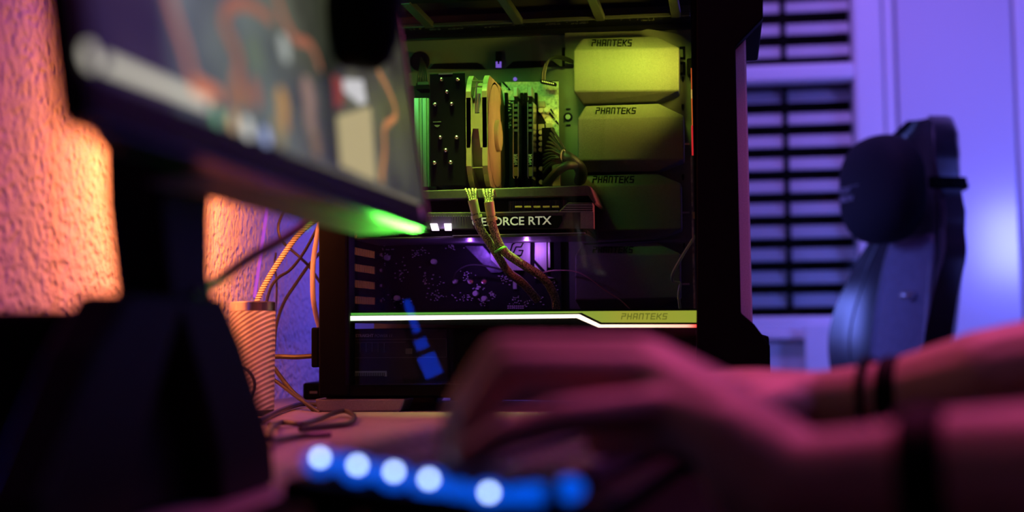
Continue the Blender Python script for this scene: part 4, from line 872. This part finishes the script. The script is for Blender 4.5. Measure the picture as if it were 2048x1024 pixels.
KLW, KLB = emat('key_light_white', (.45, .62, 1.0), 9.0), emat('key_light_blue', (.0, .10, .9), .9)
for x, y, d in ((640, 915, .625), (715, 930, .618), (788, 943, .612), (858, 958, .606), (978, 985, .598)):
    c = dp(x, y, d); MB().sphere(c, .0018, 10).build('key_light', KLW, kb, smooth=True)
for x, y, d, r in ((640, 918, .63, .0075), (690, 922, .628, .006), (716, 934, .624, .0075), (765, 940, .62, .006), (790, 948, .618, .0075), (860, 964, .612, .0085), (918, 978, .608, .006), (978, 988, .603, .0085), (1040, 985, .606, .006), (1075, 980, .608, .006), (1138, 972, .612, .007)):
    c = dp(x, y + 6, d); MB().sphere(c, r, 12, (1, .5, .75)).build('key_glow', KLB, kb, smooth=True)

# ------------------------------------------------------------------ mouse
mc = dp(1345, 815, .928) + V((.04, .004, 0))
ms = thing('mouse', 'black computer mouse under the far hand', 'mouse', (mc.x, mc.y, 0))
mb = MB().sphere((mc.x, mc.y, .010), .056, 20, (1.0, .55, .40))
for i, v in enumerate(mb.v): mb.v[i].z = max(.003, v.z)
mb.build('shell', BLACK, ms, smooth=True)
MB().cyl((mc.x - .04, mc.y - .004, .028), (mc.x - .04, mc.y + .004, .028), .009, 16).build('wheel', DMETAL, ms, smooth=True)

# ------------------------------------------------------------------ person: arms and hands on keyboard and mouse, body to the right of the picture
def limb(mb, pts, caps=True):
    for (p, r), (q, s) in zip(pts, pts[1:]): mb.cyl(V(p), V(q), r, 14, s)
    for p, r in pts: mb.sphere(p, r, 14)
body = MB()
J = lambda x, y, d, r: (dp(x, y, d), r)
sh = [V((.60, .46, .40)), V((.60, .84, .40))]
# near (left) arm
wr = J(1600, 985, .560, .0235); fa1 = J(1760, 985, .548, .0265); fa2 = J(1930, 975, .535, .030)
el1 = (V((.33, .40, .045)), .043)
limb(body, [wr, fa1, fa2, el1, (V((.47, .43, .20)), .047), (sh[0], .058)])
fingers = [
    [J(1300, 722, .660, .0115), J(1045, 712, .668, .0096), J(968, 800, .674, .0084), J(938, 872, .680, .0072)],
    [J(1282, 722, .636, .0118), J(1002, 712, .640, .0100), J(930, 812, .645, .0086), J(902, 880, .650, .0074)],
    [J(1290, 752, .613, .0112), J(1022, 742, .607, .0094), J(950, 842, .606, .0082), J(918, 902, .610, .0070)],
    [J(1325, 822, .590, .0105), J(1120, 838, .577, .0086), J(1008, 872, .572, .0075), J(930, 918, .572, .0064)]]
for f in fingers:
    limb(body, f)
    m1 = ((wr[0] * .5 + f[0][0] * .5) + V((0, 0, .004)), .0165)
    limb(body, [wr, m1, f[0]])
for a, b_ in zip(fingers, fingers[1:]): limb(body, [(a[0][0] + V((.004, 0, -.003)), .0108), (b_[0][0] + V((.004, 0, -.003)), .0108)]); limb(body, [((wr[0] + a[0][0]) / 2, .016), ((wr[0] + b_[0][0]) / 2, .016)])
limb(body, [(wr[0] + V((-.02, .012, .004)), .018), J(1420, 850, .640, .0150), J(1290, 868, .665, .0110), J(1200, 885, .680, .0085)])
# far (right) arm on the mouse
w2 = J(1640, 812, .905, .0225); f1 = J(1790, 805, .880, .0265); f2 = J(1980, 770, .850, .034)
el2 = (V((.34, .86, .085)), .043)
limb(body, [w2, f1, f2, el2, (V((.48, .87, .22)), .047), (sh[1], .058)])
far = [
    [J(1430, 800, .900, .0120), J(1330, 812, .895, .0098), J(1262, 838, .890, .0086), J(1225, 858, .890, .0074)],
    [J(1405, 778, .925, .0120), J(1290, 780, .930, .0100), J(1215, 818, .930, .0088), J(1175, 845, .930, .0076)],
    [J(1400, 772, .950, .0116), J(1290, 785, .960, .0096), J(1220, 820, .965, .0086), J(1185, 843, .965, .0072)],
    [J(1415, 790, .972, .0105), J(1330, 802, .985, .0086), J(1275, 825, .990, .0076), J(1245, 840, .990, .0066)]]
for f in far:
    limb(body, f); limb(body, [w2, ((w2[0] * .5 + f[0][0] * .5) + V((0, 0, .002)), .0165), f[0]])
for a, b_ in zip(far, far[1:]): limb(body, [(a[0][0] + V((.004, 0, -.003)), .0110), (b_[0][0] + V((.004, 0, -.003)), .0110)]); limb(body, [((w2[0] + a[0][0]) / 2, .016), ((w2[0] + b_[0][0]) / 2, .016)])
limb(body, [(w2[0] + V((-.02, -.012, 0)), .017), J(1530, 822, .885, .0145), J(1440, 840, .875, .0108), J(1370, 858, .872, .0084)])
# trunk, neck and head
limb(body, [(V((.66, .65, -.26)), .13), (V((.66, .65, -.05)), .125), (V((.64, .65, .18)), .135), (V((.62, .65, .34)), .12)])
limb(body, [(sh[0], .06), (V((.61, .65, .42)), .075), (sh[1], .06)])
limb(body, [(V((.62, .65, .40)), .06), (V((.60, .65, .54)), .052)])
body.sphere((.575, .65, .655), .10, 20, (.98, .76, 1.16)); body.sphere((.482, .65, .635), .016, 10, (1, .9, 1.4)); limb(body, [(V((.53, .65, .575)), .045), (V((.50, .65, .568)), .03)])
for s in (-1, 1): body.sphere((.585, .65 + s * .077, .645), .022, 10, (1, .4, 1.4))
person = body.build('person', SKIN, None)
rm = person.modifiers.new('remesh', 'REMESH'); rm.mode = 'VOXEL'; rm.voxel_size = .0028; rm.use_smooth_shade = True
smo = person.modifiers.new('smooth', 'SMOOTH'); smo.factor = .5; smo.iterations = 5
tag(person, 'person in dark shirt with bare forearms, one hand on keyboard and one on mouse', 'person')
CL = mat('dark_shirt', (.012, .012, .016), .85, noise=.3)
s_ = MB(); limb(s_, [(V((.66, .65, -.30)), .14), (V((.66, .65, -.05)), .135), (V((.64, .65, .18)), .145), (V((.62, .65, .34)), .13)])
limb(s_, [(sh[0], .072), (V((.61, .65, .405)), .082), (sh[1], .072)]); limb(s_, [(V((.50, .435, .235)), .058), (sh[0], .070)]); limb(s_, [(V((.51, .868, .25)), .058), (sh[1], .070)])
so = s_.build('shirt', CL, person); m_ = so.modifiers.new('remesh', 'REMESH'); m_.mode = 'VOXEL'; m_.voxel_size = .006; m_.use_smooth_shade = True
h_ = MB(); h_.sphere((.592, .65, .685), .102, 20, (1.0, .82, 1.06)); ho = h_.build('hair', mat('dark_hair', (.02, .014, .01), .6), person, smooth=True)
for s in (-1, 1):
    MB().sphere((.489, .65 + s * .032, .660), .011, 12).build('eye', mat('eye_white', (.7, .7, .68), .3), person, smooth=True)
MB().tube([(.474, .63, .600), (.470, .65, .598), (.474, .67, .600)], .005, 8, 4).build('mouth', mat('lips', (.35, .14, .12), .5), person, smooth=True)
# wrist band on the near arm, bracelets on the far one
def ring(cent, axis, r, wdt, th, name, m, label, cat, n=28):
    ax = V(axis).normalized()
    o = MB().lathe([(r, -wdt / 2), (r + th, -wdt / 2), (r + th, wdt / 2), (r, wdt / 2)], cent, ax, n).build(name, m, None, smooth=True, bevel=.0006); return tag(o, label, cat)
d = (fa2[0] - fa1[0]).normalized()
ring(fa1[0] + d * .020, d, .0290, .017, .0025, 'wristband', BLACK, 'wide black band around the near forearm', 'wristband')
d2 = (f1[0] - w2[0]).normalized()
pB = w2[0] + d2 * .034
br = thing('beaded_bracelet', 'thin dark beaded bracelet on the far wrist, closer to the hand', 'bracelet', pB)
aa = d2.orthogonal().normalized(); bb = d2.cross(aa)
bead = None
for k in range(24):
    a = 2 * math.pi * k / 24; c = pB + (aa * math.cos(a) + bb * math.sin(a)) * .0262 + d2 * .0
    if bead is None: bead = MB().sphere(c, .0036, 8).build('bead', GLOSSB, br, smooth=True); c0 = c
    else: o = bead.copy(); col.objects.link(o); o.parent = br; o.location = c - c0
ring(w2[0] + d2 * .050, d2, .0258, .012, .003, 'leather_bracelet', BLACK, 'wide black bracelet on the far wrist beside the beads', 'bracelet')

# ------------------------------------------------------------------ gaming chair
ch_loc = at(1800, 700, 3.0); ch = thing('gaming_chair', 'dark gaming chair with side bolsters and a neck pillow standing before the white door', 'chair', (.365, 3.0, FZ))
CA = math.radians(-66)                        # the chair turns its front to the left
fr = V((math.sin(CA), -math.cos(CA), 0)); rt = V((math.cos(CA), math.sin(CA), 0))   # facing direction, sideways direction
CB = V((.365, 3.0, 0))
LEA = mat('chair_leather', (.022, .020, .030), .30, spec=.7, noise=.2, nscale=30, bump=.05)
LEA2 = mat('chair_leather_grey', (.22, .20, .30), .36, spec=.6, noise=.1)
zb_, zt_ = -.22, .515
def hw(t):                                     # half width up the back
    pts = [(0, .215), (.2, .225), (.42, .240), (.58, .222), (.70, .175), (.78, .150), (.88, .145), (.95, .120), (1, .05)]
    for (a, x), (b_, y) in zip(pts, pts[1:]):
        if t <= b_: k = (t - a) / (b_ - a); k = k * k * (3 - 2 * k); return x + (y - x) * k
    return pts[-1][1]
def wing(t): return .085 * math.exp(-((t - .38) / .26) ** 2) + .045 * math.exp(-((t - .9) / .12) ** 2)
NS, NT = 20, 36
def cpt(s, t, back):
    z = zb_ + (zt_ - zb_) * t; lean = -.20 * (t - .4) * .55
    f = lean + (wing(t) * abs(s) ** 2.4 if not back else -.062 + wing(t) * abs(s) ** 3 * .75 + .02 * s * s)
    return CB + rt * (s * hw(t) * .80) + fr * f * .9 + V((0, 0, z))
def hole(i, j): s = (i + .5) / NS * 2 - 1; t = (j + .5) / NT; return .22 < abs(s) < .56 and .57 < t < .655
mb = MB(); vs = []
for back in (0, 1):
    for j in range(NT + 1):
        for i in range(NS + 1): vs.append(cpt(i / NS * 2 - 1, j / NT, back))
M_ = (NS + 1) * (NT + 1); ix = lambda i, j, b_: b_ * M_ + j * (NS + 1) + i
fs = []
for j in range(NT):
    for i in range(NS):
        if hole(i, j): continue
        fs.append([ix(i, j, 0), ix(i + 1, j, 0), ix(i + 1, j + 1, 0), ix(i, j + 1, 0)]); fs.append([ix(i, j, 1), ix(i, j + 1, 1), ix(i + 1, j + 1, 1), ix(i + 1, j, 1)])
        for (di, dj, a, b_) in ((-1, 0, (i, j), (i, j + 1)), (1, 0, (i + 1, j), (i + 1, j + 1)), (0, -1, (i, j), (i + 1, j)), (0, 1, (i, j + 1), (i + 1, j + 1))):
            ni, nj = i + di, j + dj
            if ni < 0 or nj < 0 or ni >= NS or nj >= NT or hole(ni, nj): fs.append([ix(*a, 0), ix(*b_, 0), ix(*b_, 1), ix(*a, 1)])
bk = mb.add(vs, fs).build('backrest', LEA, ch, smooth=True)
mb = MB(); vs = []; N2 = 10; jr = range(2, 25)
for j in jr:
    for i in range(N2 + 1): s = (i / N2 * 2 - 1) * .52; vs.append(cpt(s, j / NT, 0) + fr * .008)
nj = len(list(jr)); mb.add(vs, [[a * (N2 + 1) + i, a * (N2 + 1) + i + 1, (a + 1) * (N2 + 1) + i + 1, (a + 1) * (N2 + 1) + i] for a in range(nj - 1) for i in range(N2)])
cp = mb.build('back_cushion', LEA2, ch, smooth=True); q_ = cp.modifiers.new('solid', 'SOLIDIFY'); q_.thickness = .016
for s in (-.56, -.80, .56, .80, .97):
    MB().tube([cpt(s, t, 0) + fr * .002 for t in [k / 30 for k in range(1, 30)]], .0016, 6, 1).build('seam', mat('seam_thread', (.10, .09, .12), .4), bk, smooth=True)
c = cpt(.12, .50, 0) + fr * .018
MB().sphere(c, .020, 14, (1, 1, .55)).build('badge', mat('badge_silver', (.85, .85, .88), .25, .7), cp, smooth=True)
pl_c = cpt(0, .76, 0) + fr * .085 + V((0, 0, .026))
mb = MB(); k0 = 0
mb.sphere((0, 0, 0), 1, 28)
for i, v in enumerate(mb.v):
    f = lambda a, p: math.copysign(abs(a) ** p, a)
    mb.v[i] = pl_c + rt * f(v.x, .75) * .125 + fr * f(v.y, .8) * .058 + V((0, 0, f(v.z, .7) * .112 * (1 - .14 * abs(v.x) ** 2)))
pil = mb.build('neck_pillow', mat('pillow_velour', (.007, .007, .016), .8), ch, smooth=True)
MB().tube([cpt(s, .80, 1 if abs(s) < .99 else 0) + (-fr * .012) for s in (-1, -.6, 0, .6, 1)] , .010, 8, 4, flat=1).build('pillow_strap', BLACK, ch, smooth=True)
e = cpt(1.0, .80, 1); MB().obox(e + fr * .03 + rt * .002, fr * .042, rt * .004, V((0, 0, .012))).build('strap_buckle', BLACK, ch, bevel=.003)
pn = pl_c + fr * .0555 - rt * .012
text('lettering', 'CLASSIC', pn - rt * .055 + V((0, 0, -.003)), rt, (0, 0, 1), .012, mat('print_lilac', (.42, .40, .46), .6), pil, width=.075, depth=.004)
text('lettering', 'NOW', pn - rt * .055 + V((0, 0, -.022)), rt, (0, 0, 1), .012, mat('print_lilac', (.42, .40, .46), .6), pil, width=.055, depth=.004)
sb = CB + V((0, 0, zb_ - .06)) + fr * .24
mb = MB(); mb.obox(sb, rt * .25, fr * .27, V((0, 0, .055))); mb.build('seat', LEA, ch, bevel=.03, seg=3)
for s in (-1, 1):
    MB().obox(sb + rt * s * .30 + V((0, 0, .21)), rt * .045, fr * .13, V((0, 0, .015))).build('armrest', BLACK, ch, bevel=.01)
    MB().obox(sb + rt * s * .29 + V((0, 0, .08)), rt * .02, fr * .03, V((0, 0, .13))).build('armrest_post', BLACK, ch, bevel=.005)
MB().cyl(sb + V((0, 0, -.05)), V((sb.x, sb.y, FZ + .09)), .03, 16).build('gas_lift', BLACKM, ch)
for k in range(5):
    a = 2 * math.pi * k / 5; e = V((sb.x + .32 * math.cos(a), sb.y + .32 * math.sin(a), FZ + .06))
    MB().cyl(V((sb.x, sb.y, FZ + .10)), e, .028, 10, .018).build('base_leg', BLACK, ch)
    MB().cyl(e + V((0, -.02, -.03)), e + V((0, .02, -.03)), .03, 14).build('caster', BLACK, ch)
